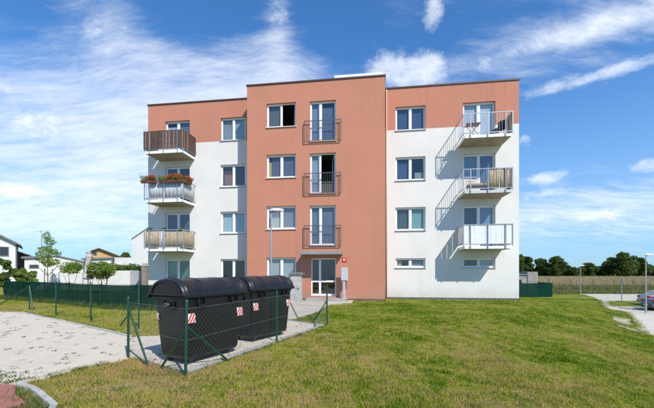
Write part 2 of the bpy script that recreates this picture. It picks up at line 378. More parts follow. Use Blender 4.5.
pave_poly = [(-3.80,3.6),(-4.22,4.75),(-4.07,5.28),(-4.0,5.6),(-3.60,6.15),(-3.50,6.35),(-2.22,5.46),(-.18,9.95),(-1.35,10.85),(-1.9,11.0),(-2.1,11.6),(-4.05,8.35),(-4.66,8.24),(-5.95,9.18),(-11.3,13.0),(-13.5,13.1),(-16,10.6),(-16,3.6)]
drape(pave_poly, 'bin_yard_paving', PAVE, .03)
path_poly = [(-2.1,11.6),(-1.9,11.0),(-1.35,10.85),(-1.0,11.6),(-.62,12.7),(-.25,14.5),(-.1,16.4),(.15,17.6),(1.3,18.4),(1.5,19.62),(-1.9,20.08),(-2.25,18.6),(-2.4,15.5),(-2.6,12.9)]
drape(path_poly, 'entrance_path', PATHM, .034)
drape([(-3.80,3.0),(-3.55,4.12),(-3.93,4.41),(-4.22,4.75),(-5.5,4.95),(-8,5.1),(-8,3.0)], 'red_paving', REDP, .045, jag=.03)
walk_poly = [(10.5,7.5),(11.4,11.6),(12.2,13.6),(15.6,17.8),(20,24),(25,31.5),(30.3,39.0),(33.2,43.5),(35.5,49),(80,49),(80,42.4),(40,42),(36.5,38.2),(80,38.2),(80,7.5)]
drape(walk_poly, 'footpath_and_parking', PATHM, .03, jag=.10, cell=1)
drape([(26.0,29.8),(27.6,28.0),(80,28.0),(80,37.6),(33.5,37.6)], 'parking_bay', ASPH, .055, cell=1)
# kerbs: real stones laid end to end
KERB = mat('kerb_concrete', (.50, .48, .44), .9, .3, 5, .5, 50)
def kerb(pts, name, L=.5, wdt=.05, h=.05):
    root = empty(name, (pts[0][0], pts[0][1], 0)); root['kind'] = 'structure'; k = 0
    for a, b in zip(pts, pts[1:]):
        d = math.dist(a, b); n = max(1, round(d/L)); ang = math.atan2(b[1]-a[1], b[0]-a[0])
        for q in range(n):
            t = (q+.5)/n; cx, cy = a[0]+(b[0]-a[0])*t, a[1]+(b[1]-a[1])*t
            m = MB(); m.obox((0,0,0), 0, d/n/2-.004, wdt/2, .1)
            o = m.build('kerb_stone', KERB, root, bevel=.006)
            o.location = (cx-pts[0][0], cy-pts[0][1], ztf(cx, cy)+h-.1+random.uniform(-.006, .006)); o.rotation_euler = (random.uniform(-.02,.02), 0, ang+random.uniform(-.015,.015))
kerb([(-4.20,4.76),(-3.90,4.62),(-3.62,4.42),(-3.36,4.2),(-3.12,4.0),(-2.9,3.6)], 'curved_kerb', .3, .07, .07)
kerb([(-13.5,13.12),(-11.3,13.05),(-9.4,11.65),(-7.6,10.4),(-5.95,9.23),(-4.66,8.3)], 'paving_kerb', .5, .08, .05)
kerb([(-2.18,5.42),(-1.62,6.66),(-1.05,7.92),(-.5,9.14),(-.12,9.98)], 'bin_yard_kerb', .5, .10, .05)
kerb([(-.12,9.98),(-.7,10.4),(-1.28,10.86)], 'bin_yard_end_kerb', .4, .08, .05)
kerb([(-.60,12.7),(-.22,14.5),(-.06,16.4),(.2,17.6),(1.3,18.36)], 'entrance_kerb', .5, .05, .04)
drape([(-3.0,4.75),(-2.6,4.9),(-2.3,5.05),(-1.95,5.0),(-1.7,4.75),(-2.1,4.5),(-2.7,4.5)], 'worn_earth', mat('worn_earth', (.30,.22,.13), .95, .4, 5, 1, 25, col2=(.20,.16,.08)), .004, thick=.05, jag=.09, seg=.12)
# bare soil beside the footpath
drape([(12.9,15.1),(13.6,15.5),(15.2,17.5),(14.4,17.4),(13.2,16.2)], 'bare_soil', DIRT, .02, jag=.12)
drape([(11.9,12.9),(12.5,13.7),(12.0,14.5),(11.7,13.6)], 'bare_soil', DIRT, .02, jag=.1)

# dry field beyond the fence
def field_mat():
    m = bpy.data.materials.new('dry_field'); m.use_nodes = True; t = NT(m.node_tree); b = t.n['Principled BSDF']
    P = t.new('ShaderNodeNewGeometry').outputs['Position']; mp = t.new('ShaderNodeMapping'); t.put(mp.inputs[0], P); mp.inputs['Scale'].default_value = (1, .25, 1)
    c = t.ramp(t.noise(mp.outputs[0], .12, 7, .7), [(.3, (.26, .20, .10)), (.5, (.42, .33, .17)), (.7, (.50, .41, .23))])
    t.put(b.inputs['Base Color'], c); b.inputs['Roughness'].default_value = 1; b.inputs['Specular IOR Level'].default_value = 0; return m
FIELD = field_mat()
fs = MB(); fs.quad((30,66,-1.765),(260,66,-1.765),(420,190,-1.765),(60,190,-1.765)); fs.build('dry_field', FIELD, kind='structure')

# ------------------------------------------------------------------ apartment building
ANG = math.atan2(-.1372, .9905); OX, OY = 3.49, 20.7
def fw(s, p, z=0):      # facade frame to world: s along the front, p out of the front
    return (OX+s*.9905-p*.1372, OY-s*.1372-p*.9905, z)
B = empty('apartment_building', (OX, OY, 0), ANG)
tag(B, 'four storey flat roofed apartment block with terracotta and white plaster and six balconies', 'apartment block')
def wall_front(s0, s1, z0, z1, y, holes, mats, zsplit=None, depth=.16, name='wall'):
    """front skin with real openings and reveals; cells above zsplit take the first material"""
    ss = sorted({s0, s1, *[h[0] for h in holes], *[h[1] for h in holes]})
    zs = sorted({z0, z1, *[h[2] for h in holes], *[h[3] for h in holes], *([zsplit] if zsplit else [])})
    m = MB()
    def ishole(a, b): return any(h[0]-1e-4 < a < h[1]+1e-4 and h[2]-1e-4 < b < h[3]+1e-4 for h in holes)
    n = [[ishole((ss[i]+ss[i+1])/2, (zs[j]+zs[j+1])/2) for j in range(len(zs)-1)] for i in range(len(ss)-1)]
    for i in range(len(ss)-1):
        for j in range(len(zs)-1):
            a, b, c, d = ss[i], ss[i+1], zs[j], zs[j+1]; m.cur = 0 if (not zsplit or c >= zsplit-1e-4) else 1
            if not n[i][j]:
                m.quad((a,y,c),(b,y,c),(b,y,d),(a,y,d)); continue
            if not n[i-1][j]: m.quad((a,y,c),(a,y,d),(a,y+depth,d),(a,y+depth,c))
            if not n[i+1][j]: m.quad((b,y,c),(b,y+depth,c),(b,y+depth,d),(b,y,d))
            if not n[i][j-1]: m.quad((a,y,c),(a,y+depth,c),(b,y+depth,c),(b,y,c))
            if not n[i][j+1]: m.quad((a,y,d),(b,y,d),(b,y+depth,d),(a,y+depth,d))
    return m.build(name, mats, B)
BL = {}
def blind_mat(c):
    c = tuple(min(.85, v*1.15+.008) for v in c)
    k = 'blind_%02d_%02d_%02d' % tuple(int(v*99) for v in c)
    return mat(k, c, .85, .12, 2)
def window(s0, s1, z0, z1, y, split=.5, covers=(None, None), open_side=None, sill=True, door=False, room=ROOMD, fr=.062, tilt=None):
    """frame at y (outer face) with two sashes; covers = (colour, from z-fraction, to z-fraction) behind each pane"""
    f = MB(); sm_ = s0+(s1-s0)*split; d = .07
    f.box(s0, s0+fr, y, y+d, z0, z1); f.box(s1-fr, s1, y, y+d, z0, z1)
    f.box(s0+fr, s1-fr, y, y+d, z1-fr, z1); f.box(s0+fr, s1-fr, y, y+d, z0, z0+fr)
    f.box(sm_-.045, sm_+.045, y-.006, y+d-.003, z0+fr, z1-fr)
    W = f.build('window_frame' if not door else 'door_frame', FRAME, B, bevel=.006)
    for k, (a, b) in enumerate(((s0+fr, sm_-.045), (sm_+.045, s1-fr))):
        za, zb = z0+fr, z1-fr
        if covers[k]:
            for cv in (covers[k] if isinstance(covers[k], list) else [covers[k]]):
                col, f0, f1 = cv[:3]; u0, u1 = (cv[3], cv[4]) if len(cv) > 3 else (0, 1)
                m = MB(); n = 14; A0 = a+(b-a)*u0; B0 = a+(b-a)*u1
                for q in range(n):      # softly folded cloth
                    x0_, x1_ = A0+(B0-A0)*q/n, A0+(B0-A0)*(q+1)/n; o0, o1 = (.007*(q % 2), .007*((q+1) % 2))
                    m.quad((x0_, y+.13+o0, za+(zb-za)*f0), (x1_, y+.13+o1, za+(zb-za)*f0), (x1_, y+.13+o1, za+(zb-za)*f1), (x0_, y+.13+o0, za+(zb-za)*f1))
                m.build('curtain', blind_mat(col), W)
        sw = .038
        m = MB(); m.box(a+.002, a+sw, y+.012, y+.06, za, zb); m.box(b-sw, b-.002, y+.012, y+.06, za, zb); m.box(a+sw, b-sw, y+.012, y+.06, za, za+sw); m.box(a+sw, b-sw, y+.012, y+.06, zb-sw, zb)
        s_ = m.build('sash', FRAME, W)
        m = MB(); m.quad((a+sw, y+.035, za+sw), (b-sw, y+.035, za+sw), (b-sw, y+.035, zb-sw), (a+sw, y+.035, zb-sw)); g_ = m.build('pane', GLASS, W)
        if open_side == k:
            px = b if k == 1 else a; ang = R(-74 if k == 1 else 74)
            for o_ in (s_, g_):
                M = Matrix.Translation((px, y+.06, 0)) @ Matrix.Rotation(ang, 4, 'Z') @ Matrix.Translation((-px, -(y+.06), 0)); o_.data.transform(M)
    if sill and not door:
        m = MB(); m.box(s0-.04, s1+.04, y-.20, y+.002, z0-.035, z0-.004); m.build('sill', SILL if y > -.5 else FRAME, W, bevel=.005)
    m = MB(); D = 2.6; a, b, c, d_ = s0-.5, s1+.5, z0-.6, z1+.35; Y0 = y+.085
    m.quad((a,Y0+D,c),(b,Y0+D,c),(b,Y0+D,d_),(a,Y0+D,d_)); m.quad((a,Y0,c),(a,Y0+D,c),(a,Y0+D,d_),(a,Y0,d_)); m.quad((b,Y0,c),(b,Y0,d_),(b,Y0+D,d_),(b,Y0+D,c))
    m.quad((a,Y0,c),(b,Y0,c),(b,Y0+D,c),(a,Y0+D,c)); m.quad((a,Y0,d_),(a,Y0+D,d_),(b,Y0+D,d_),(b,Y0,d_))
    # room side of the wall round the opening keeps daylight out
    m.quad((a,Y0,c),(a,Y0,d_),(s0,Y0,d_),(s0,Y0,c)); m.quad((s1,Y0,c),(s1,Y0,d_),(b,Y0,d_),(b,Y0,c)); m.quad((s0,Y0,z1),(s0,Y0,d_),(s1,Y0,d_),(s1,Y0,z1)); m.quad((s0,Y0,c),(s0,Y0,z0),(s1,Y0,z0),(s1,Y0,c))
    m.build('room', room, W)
    return W
TOPS = [11.20, 8.24, 5.28, 2.29]; SILLS = [9.80, 6.86, 3.92, 1.74]
ROOF = 12.29
inset = .13
# ---- right section, p = 0
hR = []
for t, s in zip(TOPS, SILLS): hR.append((.55, 2.27, s, t))
DF = [8.80, 5.84, 2.88]
for k in range(3): hR.append((4.36, 5.24, DF[k]+1.06, TOPS[k])); hR.append((5.24, 6.12, DF[k], TOPS[k]))
hR.append((4.36, 6.12, 1.74, 2.29))
wall_front(-.09, 7.38, .0, ROOF, 0, hR, [PINK, WHITE], 9.84)
navy = (.045, .085, .19); ltb = (.36, .46, .54); teal = (.22, .42, .40); cream = (.62, .60, .52)
window(.55, 2.27, SILLS[0], TOPS[0], inset, covers=((navy,0,1),(navy,0,1)))
window(.55, 2.27, SILLS[1], TOPS[1], inset, covers=((navy,0,.86),[((.30,.34,.30),0,.35,.3,.9)]))
window(.55, 2.27, SILLS[2], TOPS[2], inset, covers=((.06,.09,.11) and ((.06,.09,.11),0,1),(teal,0,1)))
window(.55, 2.27, SILLS[3], TOPS[3], inset, covers=([((.5,.45,.3),0,.8,.1,.4)],((.2,.25,.32),0,.8)))
window(4.36, 6.12, 1.74, 2.29, inset, covers=(None,((.45,.52,.55),.1,1)))
def balcony_door(s0, mid, s1, zf, zt_, cv, cd, open_=False, ledge=1.06):
    """half window beside a full-height leaf"""
    f = MB(); fr = .062; y = inset; d = .07
    W = None
    m = MB()
    m.box(s0, s0+fr, y, y+d, zf+ledge, zt_); m.box(s1-fr, s1, y, y+d, zf, zt_); m.box(s0+fr, s1-fr, y, y+d, zt_-fr, zt_)
    m.box(mid-.05, mid+.05, y, y+d, zf, zt_-fr); m.box(s0+fr, mid-.05, y, y+d, zf+ledge, zf+ledge+fr); m.box(mid+.05, s1-fr, y, y+d, zf, zf+fr)
    W = m.build('balcony_door', FRAME, B, bevel=.006)
    for a, b, za, c_ in ((s0+fr, mid-.05, zf+ledge+fr, cv), (mid+.05, s1-fr, zf+fr, cd)):
        zb = zt_-fr; sw = .04
        q = MB(); q.box(a+.002, a+sw, y+.012, y+.06, za, zb); q.box(b-sw, b-.002, y+.012, y+.06, za, zb); q.box(a+sw, b-sw, y+.012, y+.06, za, za+sw); q.box(a+sw, b-sw, y+.012, y+.06, zb-sw, zb); q.build('sash', FRAME, W)
        q = MB(); q.quad((a+sw,y+.035,za+sw),(b-sw,y+.035,za+sw),(b-sw,y+.035,zb-sw),(a+sw,y+.035,zb-sw)); q.build('pane', GLASS, W)
        if c_:
            q = MB(); n = 12
            for i in range(n):
                x0_, x1_ = a+(b-a)*i/n, a+(b-a)*(i+1)/n; q.quad((x0_,y+.12+.007*(i%2),za+(zb-za)*c_[1]),(x1_,y+.12+.007*((i+1)%2),za+(zb-za)*c_[1]),(x1_,y+.12+.007*((i+1)%2),za+(zb-za)*c_[2]),(x0_,y+.12+.007*(i%2),za+(zb-za)*c_[2]))
            q.build('curtain', blind_mat(c_[0]), W)
    q = MB(); q.box(s0-.03, mid-.055, y-.18, y+.002, zf+ledge-.03, zf+ledge-.003); q.build('sill', SILL, W)
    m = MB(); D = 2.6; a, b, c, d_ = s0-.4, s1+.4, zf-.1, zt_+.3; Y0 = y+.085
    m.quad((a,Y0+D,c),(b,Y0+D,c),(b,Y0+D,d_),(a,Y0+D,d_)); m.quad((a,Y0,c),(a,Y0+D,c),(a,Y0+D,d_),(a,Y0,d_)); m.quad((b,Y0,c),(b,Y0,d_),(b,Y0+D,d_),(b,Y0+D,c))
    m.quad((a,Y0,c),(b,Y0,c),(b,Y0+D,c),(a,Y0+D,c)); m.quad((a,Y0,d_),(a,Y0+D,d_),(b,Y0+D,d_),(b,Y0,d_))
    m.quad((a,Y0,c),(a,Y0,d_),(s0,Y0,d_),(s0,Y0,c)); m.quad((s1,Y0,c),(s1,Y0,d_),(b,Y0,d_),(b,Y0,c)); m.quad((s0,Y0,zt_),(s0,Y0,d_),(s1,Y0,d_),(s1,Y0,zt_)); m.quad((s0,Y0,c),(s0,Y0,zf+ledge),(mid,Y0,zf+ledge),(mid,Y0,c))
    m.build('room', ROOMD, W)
balcony_door(4.36, 5.24, 6.12, DF[0], TOPS[0], ((.50,.56,.62),.0,1), ((.62,.68,.72),0,1))
balcony_door(4.36, 5.24, 6.12, DF[1], TOPS[1], ((.22,.30,.40),.0,1), ((.10,.14,.26),0,1))
balcony_door(4.36, 5.24, 6.12, DF[2], TOPS[2], ((.05,.05,.08),.0,1), ((.24,.32,.45),0,1))
# ---- left section, p = 0
hL = []
SL = [9.76, 6.84, 3.91, .90]
for t, s in zip(TOPS, SL): hL.append((-10.32, -8.66, s, t))
for k in range(3): hL.append((-14.09, -13.24, DF[k]+1.06, TOPS[k])); hL.append((-13.24, -12.39, DF[k], TOPS[k]))
hL.append((-14.09, -12.39, .90, 2.29))
wall_front(-15.29, -7.9, .0, ROOF, 0, hL, [PINK, WHITE], 9.73)
window(-10.32, -8.66, SL[0], TOPS[0], inset, covers=(((.30,.35,.38),0,1),((.34,.50,.56),0,1)))
window(-10.32, -8.66, SL[1], TOPS[1], inset, covers=([((.30,.17,.15),0,.6,.1,.9),((.10,.06,.08),.6,1)],((.10,.07,.09),0,1)))
window(-10.32, -8.66, SL[2], TOPS[2], inset, covers=(((.46,.60,.66),0,1),((.46,.62,.68),0,1)))
window(-10.32, -8.66, SL[3], TOPS[3], inset)
window(-14.09, -12.39, .90, 2.29, inset, covers=((teal,0,1),((.08,.22,.18),0,1)))
balcony_door(-14.09, -13.24, -12.39, DF[0], TOPS[0], ((.50,.58,.62),.0,.8), ((.14,.18,.20),0,1))
balcony_door(-14.09, -13.24, -12.39, DF[1], TOPS[1], ((.10,.10,.16),.0,1), ((.06,.03,.04),0,1))
balcony_door(-14.09, -13.24, -12.39, DF[2], TOPS[2], ((.12,.12,.18),.0,1), ((.10,.12,.20),0,1))
# ---- middle section, p = 1.35
PM = -1.35
hC = []; SC = [9.86, 6.93, 3.96, 1.0]
TC = [11.24, 8.27, 5.29, 2.33]
for t, s in zip(TC, SC): hC.append((-6.88, -5.13, s, t))
FB = [8.93, 5.96, 3.0]
for k in range(3): hC.append((-4.33, -2.83, FB[k], TC[k]-.03))
hC.append((-4.27, -2.82, .12, 2.27))
wall_front(-8.06, -.09, -.02, ROOF+.05, PM, hC, [PINK])
yc = PM+inset
window(-6.88, -5.13, SC[0], TC[0], yc, covers=(((.13,.14,.12),0,1),None), open_side=1)
window(-6.88, -5.13, SC[1], TC[1], yc, covers=([((.60,.50,.16),0,.75,0,.22),((.12,.13,.18),0,1,.25,1)],((.11,.13,.19),0,1)))
window(-6.88, -5.13, SC[2], TC[2], yc, covers=([(cream,0,.55,.15,.9),((.25,.28,.32),.5,1)],((.28,.31,.36),0,1)))
window(-6.88, -5.13, SC[3], TC[3], yc, covers=(((.42,.50,.52),0,1),((.42,.50,.52),0,1)))
window(-4.33, -2.83, FB[0], TC[0]-.03, yc, .40, covers=(((.20,.27,.36),0,1),((.10,.15,.24),0,.9)), sill=True)
window(-4.33, -2.83, FB[1], TC[1]-.03, yc, .40, covers=(((.36,.40,.46),0,1),[((.08,.08,.07),0,.3)]), open_side=1)
window(-4.33, -2.83, FB[2], TC[2]-.03, yc, .40, covers=(((.16,.20,.26),0,1),((.14,.17,.24),0,1)))
# entrance door
f = MB(); fr = .07; s0, s1, z0, z1 = -4.27, -2.82, .12, 2.27; ms = -3.76
f.box(s0, s0+fr, yc, yc+.08, z0, z1); f.box(s1-fr, s1, yc, yc+.08, z0, z1); f.box(s0+fr, s1-fr, yc, yc+.08, z1-fr, z1); f.box(ms-.06, ms+.06, yc, yc+.08, z0, z1-fr)
for a, b in ((s0+fr, ms-.06), (ms+.06, s1-fr)):
    f.box(a, b, yc+.004, yc+.07, z0, z0+.12); f.box(a, b, yc+.004, yc+.07, .90, 1.0)
ED = f.build('entrance_door', FRAME, B, bevel=.005)
for a, b in ((s0+fr, ms-.06), (ms+.06, s1-fr)):
    for c, d in ((z0+.12, .90), (1.0, z1-fr)):
        m = MB(); m.quad((a, yc+.04, c), (b, yc+.04, c), (b, yc+.04, d), (a, yc+.04, d)); m.build('pane', GLASS, ED)
m = MB(); m.tube((ms+.09, yc-.05, .95), (ms+.09, yc-.05, 1.35), .014); m.tube((ms+.09, yc-.05, 1.0), (ms+.09, yc+.02, 1.0), .01); m.tube((ms+.09, yc-.05, 1.3), (ms+.09, yc+.02, 1.3), .01); m.build('door_handle', STEEL, ED)
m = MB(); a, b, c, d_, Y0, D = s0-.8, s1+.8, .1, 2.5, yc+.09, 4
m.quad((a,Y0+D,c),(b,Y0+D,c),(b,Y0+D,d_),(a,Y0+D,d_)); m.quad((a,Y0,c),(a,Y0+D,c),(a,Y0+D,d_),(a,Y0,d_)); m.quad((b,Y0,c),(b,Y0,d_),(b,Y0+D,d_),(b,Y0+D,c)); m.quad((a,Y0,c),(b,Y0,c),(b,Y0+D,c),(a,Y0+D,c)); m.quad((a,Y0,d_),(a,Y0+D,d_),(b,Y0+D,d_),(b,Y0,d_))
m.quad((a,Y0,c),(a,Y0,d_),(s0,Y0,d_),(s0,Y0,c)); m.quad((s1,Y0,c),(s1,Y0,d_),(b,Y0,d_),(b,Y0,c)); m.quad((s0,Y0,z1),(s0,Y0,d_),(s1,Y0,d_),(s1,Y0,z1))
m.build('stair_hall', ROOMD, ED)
m = MB(); m.box(-4.45, -2.2, PM-.65, PM-.003, -.35, .04); m.build('door_step', CONC, B, bevel=.01)
# plinth, side walls, roof, coping
m = MB(); m.box(-8.04, -.11, PM+.02, PM+.3, -.7, -.022); m.build('plinth', PLINTH, B)
m = MB(); m.box(-.088, 7.36, .02, .3, -1.2, -.002); m.build('plinth', PLINTH, B)
m = MB(); m.box(-15.27, -8.07, .02, .3, -1.2, -.002); m.build('plinth', PLINTH, B)
DB = 11.5
m = MB(); m.quad((7.38,0,-1.6),(7.38,DB,-1.6),(7.38,DB,9.84),(7.38,0,9.84)); m.quad((-15.29,0,-1.2),(-15.29,0,9.73),(-15.29,DB,9.73),(-15.29,DB,-1.2)); m.quad((-15.29,DB,-2),(-15.29,DB,9.73),(7.38,DB,9.73),(7.38,DB,-2)); m.build('side_wall', WHITE, B)
m = MB(); m.quad((7.38,0,9.84),(7.38,DB,9.84),(7.38,DB,ROOF),(7.38,0,ROOF)); m.quad((-15.29,0,9.73),(-15.29,0,ROOF),(-15.29,DB,ROOF),(-15.29,DB,9.73)); m.quad((-15.29,DB,9.73),(-15.29,DB,ROOF),(7.38,DB,ROOF),(7.38,DB,9.73)); m.build('side_wall', PINK, B)
m = MB(); m.quad((-8.06,PM,-.5),(-8.06,PM,ROOF+.05),(-8.06,.0,ROOF+.05),(-8.06,.0,-.5)); m.quad((-.09,PM,-.5),(-.09,0,-.5),(-.09,0,ROOF+.05),(-.09,PM,ROOF+.05)); m.build('side_wall', PINK, B)
m = MB(); m.quad((-15.28,.02,ROOF-.25),(7.37,.02,ROOF-.25),(7.37,DB-.01,ROOF-.25),(-15.28,DB-.01,ROOF-.25)); m.build('roof', ROOFM, B)
m = MB(); m.quad((-8.05,PM+.01,ROOF-.2),(-.10,PM+.01,ROOF-.2),(-.10,.015,ROOF-.2),(-8.05,.015,ROOF-.2)); m.build('roof', ROOFM, B)
m = MB(); m.box(-15.33, -8.10, -.05, .35, ROOF+.001, ROOF+.075); m.box(-15.33, -14.98, .36, DB+.04, ROOF+.002, ROOF+.074); m.build('coping', COPING, B)
m = MB(); m.box(-.05, 7.42, -.05, .35, ROOF+.001, ROOF+.075); m.box(7.07, 7.42, .36, DB+.04, ROOF+.002, ROOF+.074); m.build('coping', COPING, B)
m = MB(); m.box(-8.10, -.055, PM-.05, PM+.33, ROOF+.051, ROOF+.125); m.box(-8.10, -7.75, PM+.34, 3, ROOF+.052, ROOF+.124); m.box(-.40, -.055, PM+.34, 3, ROOF+.052, ROOF+.124); m.build('coping', COPING, B)
m = MB(); m.box(-3.32, -.14, 2.0, 5.5, ROOF-.25, 14.46); m.build('roof_stairhead', mat('stairhead_white', (.80,.80,.80), .6, .1, 2), B, bevel=.02)
m = MB(); m.box(-11.2, -10.8, 6, 6.4, ROOF-.25, 13.1); m.build('chimney', CONC, B)
# downpipe in the corner
m = MB(); m.tube((.03, -.06, .0), (.03, -.06, ROOF-.05), .035, 10); m.build('downpipe', mat('pipe_buff', (.55,.40,.33), .5), B, smooth=True)
# canopy
m = MB(); m.box(-4.72, -2.44, PM-1.05, PM-.003, 2.44, 2.60); m.build('door_canopy', GREY, B, bevel=.012)
# french balcony rails
for k in range(3):
    z0, z1 = FB[k]-.03, FB[k]+1.13; y0 = PM-.13; a, b = -4.64, -2.52
    m = MB()
    for yy in (y0,):
        m.box(a, b, yy-.018, yy+.018, z1-.035, z1); m.box(a+.03, b-.03, yy-.012, yy+.012, z0+.0, z0+.03)
        m.box(a, a+.035, yy-.015, yy+.015, z0, z1-.036); m.box(b-.035, b, yy-.015, yy+.015, z0, z1-.036)
    for i in range(1, 19):
        xx = a+(b-a)*i/19; m.box(xx-.006, xx+.006, y0-.006, y0+.006, z0+.031, z1-.036)
    W = m.build('french_balcony_rail', DKSTEEL, B)
    m = MB()
    for xx in (a+.017, b-.017):
        for zz_ in (z0+.03, z1-.05): m.box(xx-.012, xx+.012, y0+.016, PM-.001, zz_-.012, zz_+.012)
    m.build('wall_bracket', DKSTEEL, W)
# ---- projecting balconies
SCR = {'brown': mat('screen_brown', (.12, .068, .048), .7, .45, 9), 'tan': mat('screen_tan', (.46, .35, .21), .85, .3, 6),
       'white': mat('screen_white', (.78, .78, .78), .5, .1, 3), 'cloth': mat('screen_cloth', (.58, .60, .62), .8, .2, 4), 'straw': mat('screen_straw', (.52, .40, .26), .9, .35, 8)}
def balcony(s0, s1, zf, style, dep=1.45):
    m = MB(); m.box(s0+.08, s1-.08, -dep+.04, -.002, zf-.17, zf-.02); D = m.build('balcony', SLAB, B, bevel=.01)
    m = MB(); m.box(s0+.055, s1-.055, -dep+.012, -dep+.037, zf-.15, zf+.0); m.box(s0+.05, s0+.077, -dep+.04, -.004, zf-.15, zf); m.box(s1-.077, s1-.05, -dep+.04, -.004, zf-.15, zf); m.build('edge_profile', FRAME if style != 'tan' else SILL, D)
    z0, z1 = zf+.10, zf+1.14; t = .017
    m = MB(); fy = -dep
    for z in (z1, z0):
        m.box(s0, s1, fy-t, fy+t, z-t*1.2, z+t*1.2); m.box(s0-t, s0+t, fy+t+.001, -.003, z-t*1.2, z+t*1.2); m.box(s1-t, s1+t, fy+t+.001, -.003, z-t*1.2, z+t*1.2)
    m.build('handrail', STEEL, D)
    for xx in (s0+.02, s0+.85 if s0 > 0 else s0+.84, s1-.84, s1-.02) if style == 'x' else (s0+.35, (s0+s1)/2, s1-.35):
        m = MB(); m.box(xx-.02, xx+.02, fy-.05, fy-.019, zf-.16, z1+.01); m.build('railing_post', STEEL, D)
    for xx in (s0, s1):
        m = MB(); m.box(xx-.02, xx+.02, fy-.019, fy+.02, zf-.02, z1+.03); m.build('railing_post', STEEL, D)
    m = MB(); r = .0048
    n = 19
    for i in range(1, n): xx = s0+(s1-s0)*i/n; m.box(xx-r, xx+r, fy-r, fy+r, z0, z1)
    n = 11
    for i in range(1, n):
        yy = fy-fy*i/n
        for xx in (s0, s1): m.box(xx-r, xx+r, yy-r, yy+r, z0, z1)
    if style != 'white': m.build('baluster', STEEL, D, kind='stuff')
    if style == 'brown':       # vertical slats of uneven width and tone
        mats = [SCR['brown'], mat('slat_light', (.28, .18, .14), .7, .3, 9), mat('slat_dark', (.08, .05, .04), .7, .3, 9)]
        xx = s0-.03
        while xx < s1+.03:
            wd = random.uniform(.05, .10); m = MB(); m.box(xx, xx+wd, fy-.045, fy-.032, z0+.02, z1+.06+random.uniform(-.01,.01)); m.build('slat', random.choice([mats[0]]*4+[mats[1], mats[2]]), D); xx += wd+.012
        for X_ in (s0-.038, s1+.026):
            yy = fy-.03
            while yy < -.06:
                wd = random.uniform(.05, .10); m = MB(); m.box(X_, X_+.012, yy, min(yy+wd, -.02), z0+.02, z1+.06); m.build('slat', random.choice([mats[0]]*4+[mats[1], mats[2]]), D); yy += wd+.012
    if style == 'white':
        n = 9
        for i in range(n):
            a = s0+(s1-s0)*i/n+.006; b = s0+(s1-s0)*(i+1)/n-.006; m = MB(); m.box(a, b, fy+.012+.006*(i%2), fy+.018+.006*(i%2), z0-.01, z1-.01); m.build('screen_panel', SCR['white'], D)
        for X_ in (s0+.01, s1-.02):
            for i in range(4): m = MB(); m.box(X_, X_+.01, fy*(1-i/4)+.03, fy*(1-(i+1)/4)-.006, z0-.01, z1-.01); m.build('screen_panel', SCR['white'], D)
    def cloth(a, b, ya, yb, zA, zB, mt, name='screen_cloth', wav=.012):
        m = MB(); n = 16; zs = [zA, (zA+zB)/2, zB]; g = []
        for j, zz2 in enumerate(zs):
            for i in range(n+1):
                t_ = i/n; w_ = wav*math.sin(i*1.9+j)+random.uniform(-.004,.004)
                g.append((a+(b-a)*t_+(w_ if a == b else 0), ya+(yb-ya)*t_+(w_ if ya == yb else 0), zz2+(random.uniform(-.02,.02) if j == 2 else 0)))
        m.add(g, [(j*(n+1)+i, j*(n+1)+i+1, (j+1)*(n+1)+i+1, (j+1)*(n+1)+i) for j in range(2) for i in range(n)])
        o = m.build(name, mt, D, smooth=True); sd = o.modifiers.new('thick', 'SOLIDIFY'); sd.thickness = .008
    if style == 'straw':
        cloth(s0+.05, s0+1.0, fy+.03, fy+.03, z0, z1-.06, SCR['straw']); cloth(s0+1.02, s0+1.32, fy+.03, fy+.03, z0, z1-.05, SCR['cloth']); cloth(s0+1.34, s1-.04, fy+.03, fy+.03, z0, z1-.12, SCR['straw'])
        cloth(s1-.03, s1-.03, fy+.05, -.15, z0, z1-.08, SCR['straw']); cloth(s0+.03, s0+.03, fy+.05, -.15, z0, z1-.08, SCR['straw'])
    if style == 'cloth':
        cloth(s0+.35, s0+1.25, fy+.03, fy+.03, z0+.05, z1-.10, SCR['cloth'], wav=.02); cloth(s0+1.3, s1-.04, fy+.03, fy+.03, z0+.02, z1-.12, SCR['cloth'], wav=.02); cloth(s1-.03, s1-.03, fy+.05, -.15, z0+.05, z1-.10, SCR['cloth'], wav=.02)
    if style == 'tan':      # two bamboo mats on the right half of the front
        for a, b in ((s0+1.32, s0+1.80), (s0+1.84, s1-.10)): cloth(a, b, fy+.03, fy+.03, z0-.02, z1-.03, SCR['tan'])
        cloth(s1-.04, s1-.04, fy+.05, fy+.75, z0, z1-.05, SCR['tan'])
    if style == 'open':
        cloth(s1-.03, s1-.03, fy+.05, fy+.9, z0, z1-.03, SCR['tan'])
    return D
balcony(4.05, 6.52, DF[0], 'open'); balcony(4.05, 6.52, DF[1], 'tan'); balcony(4.05, 6.52, DF[2], 'white')
balcony(-14.52, -12.0, DF[0], 'brown'); balcony(-14.52, -12.0, DF[1], 'cloth'); balcony(-14.52, -12.0, DF[2], 'straw')
# house number plate beside the door
SG = empty('house_number_sign', fw(-2.34, 1.37, 2.17), ANG); tag(SG, 'small red house number plate on the terracotta wall right of the entrance', 'sign')
m = MB(); m.box(-.12, .12, -.012, .012, -.12, .12); m.build('sign_plate', mat('sign_red', (.55,.025,.03), .4), SG, bevel=.004)
m = MB(); m.box(-.065, -.040, -.016, -.0125, -.05, .055); m.box(-.02, .02, -.016, -.0125, .035, .055); m.box(-.02, .02, -.016, -.0125, -.05, -.03); m.box(.02, .04, -.016, -.0125, -.05, .055); m.box(-.04, -.02, -.016, -.0125, -.05, .055); m.build('sign_digit', FRAME, SG)

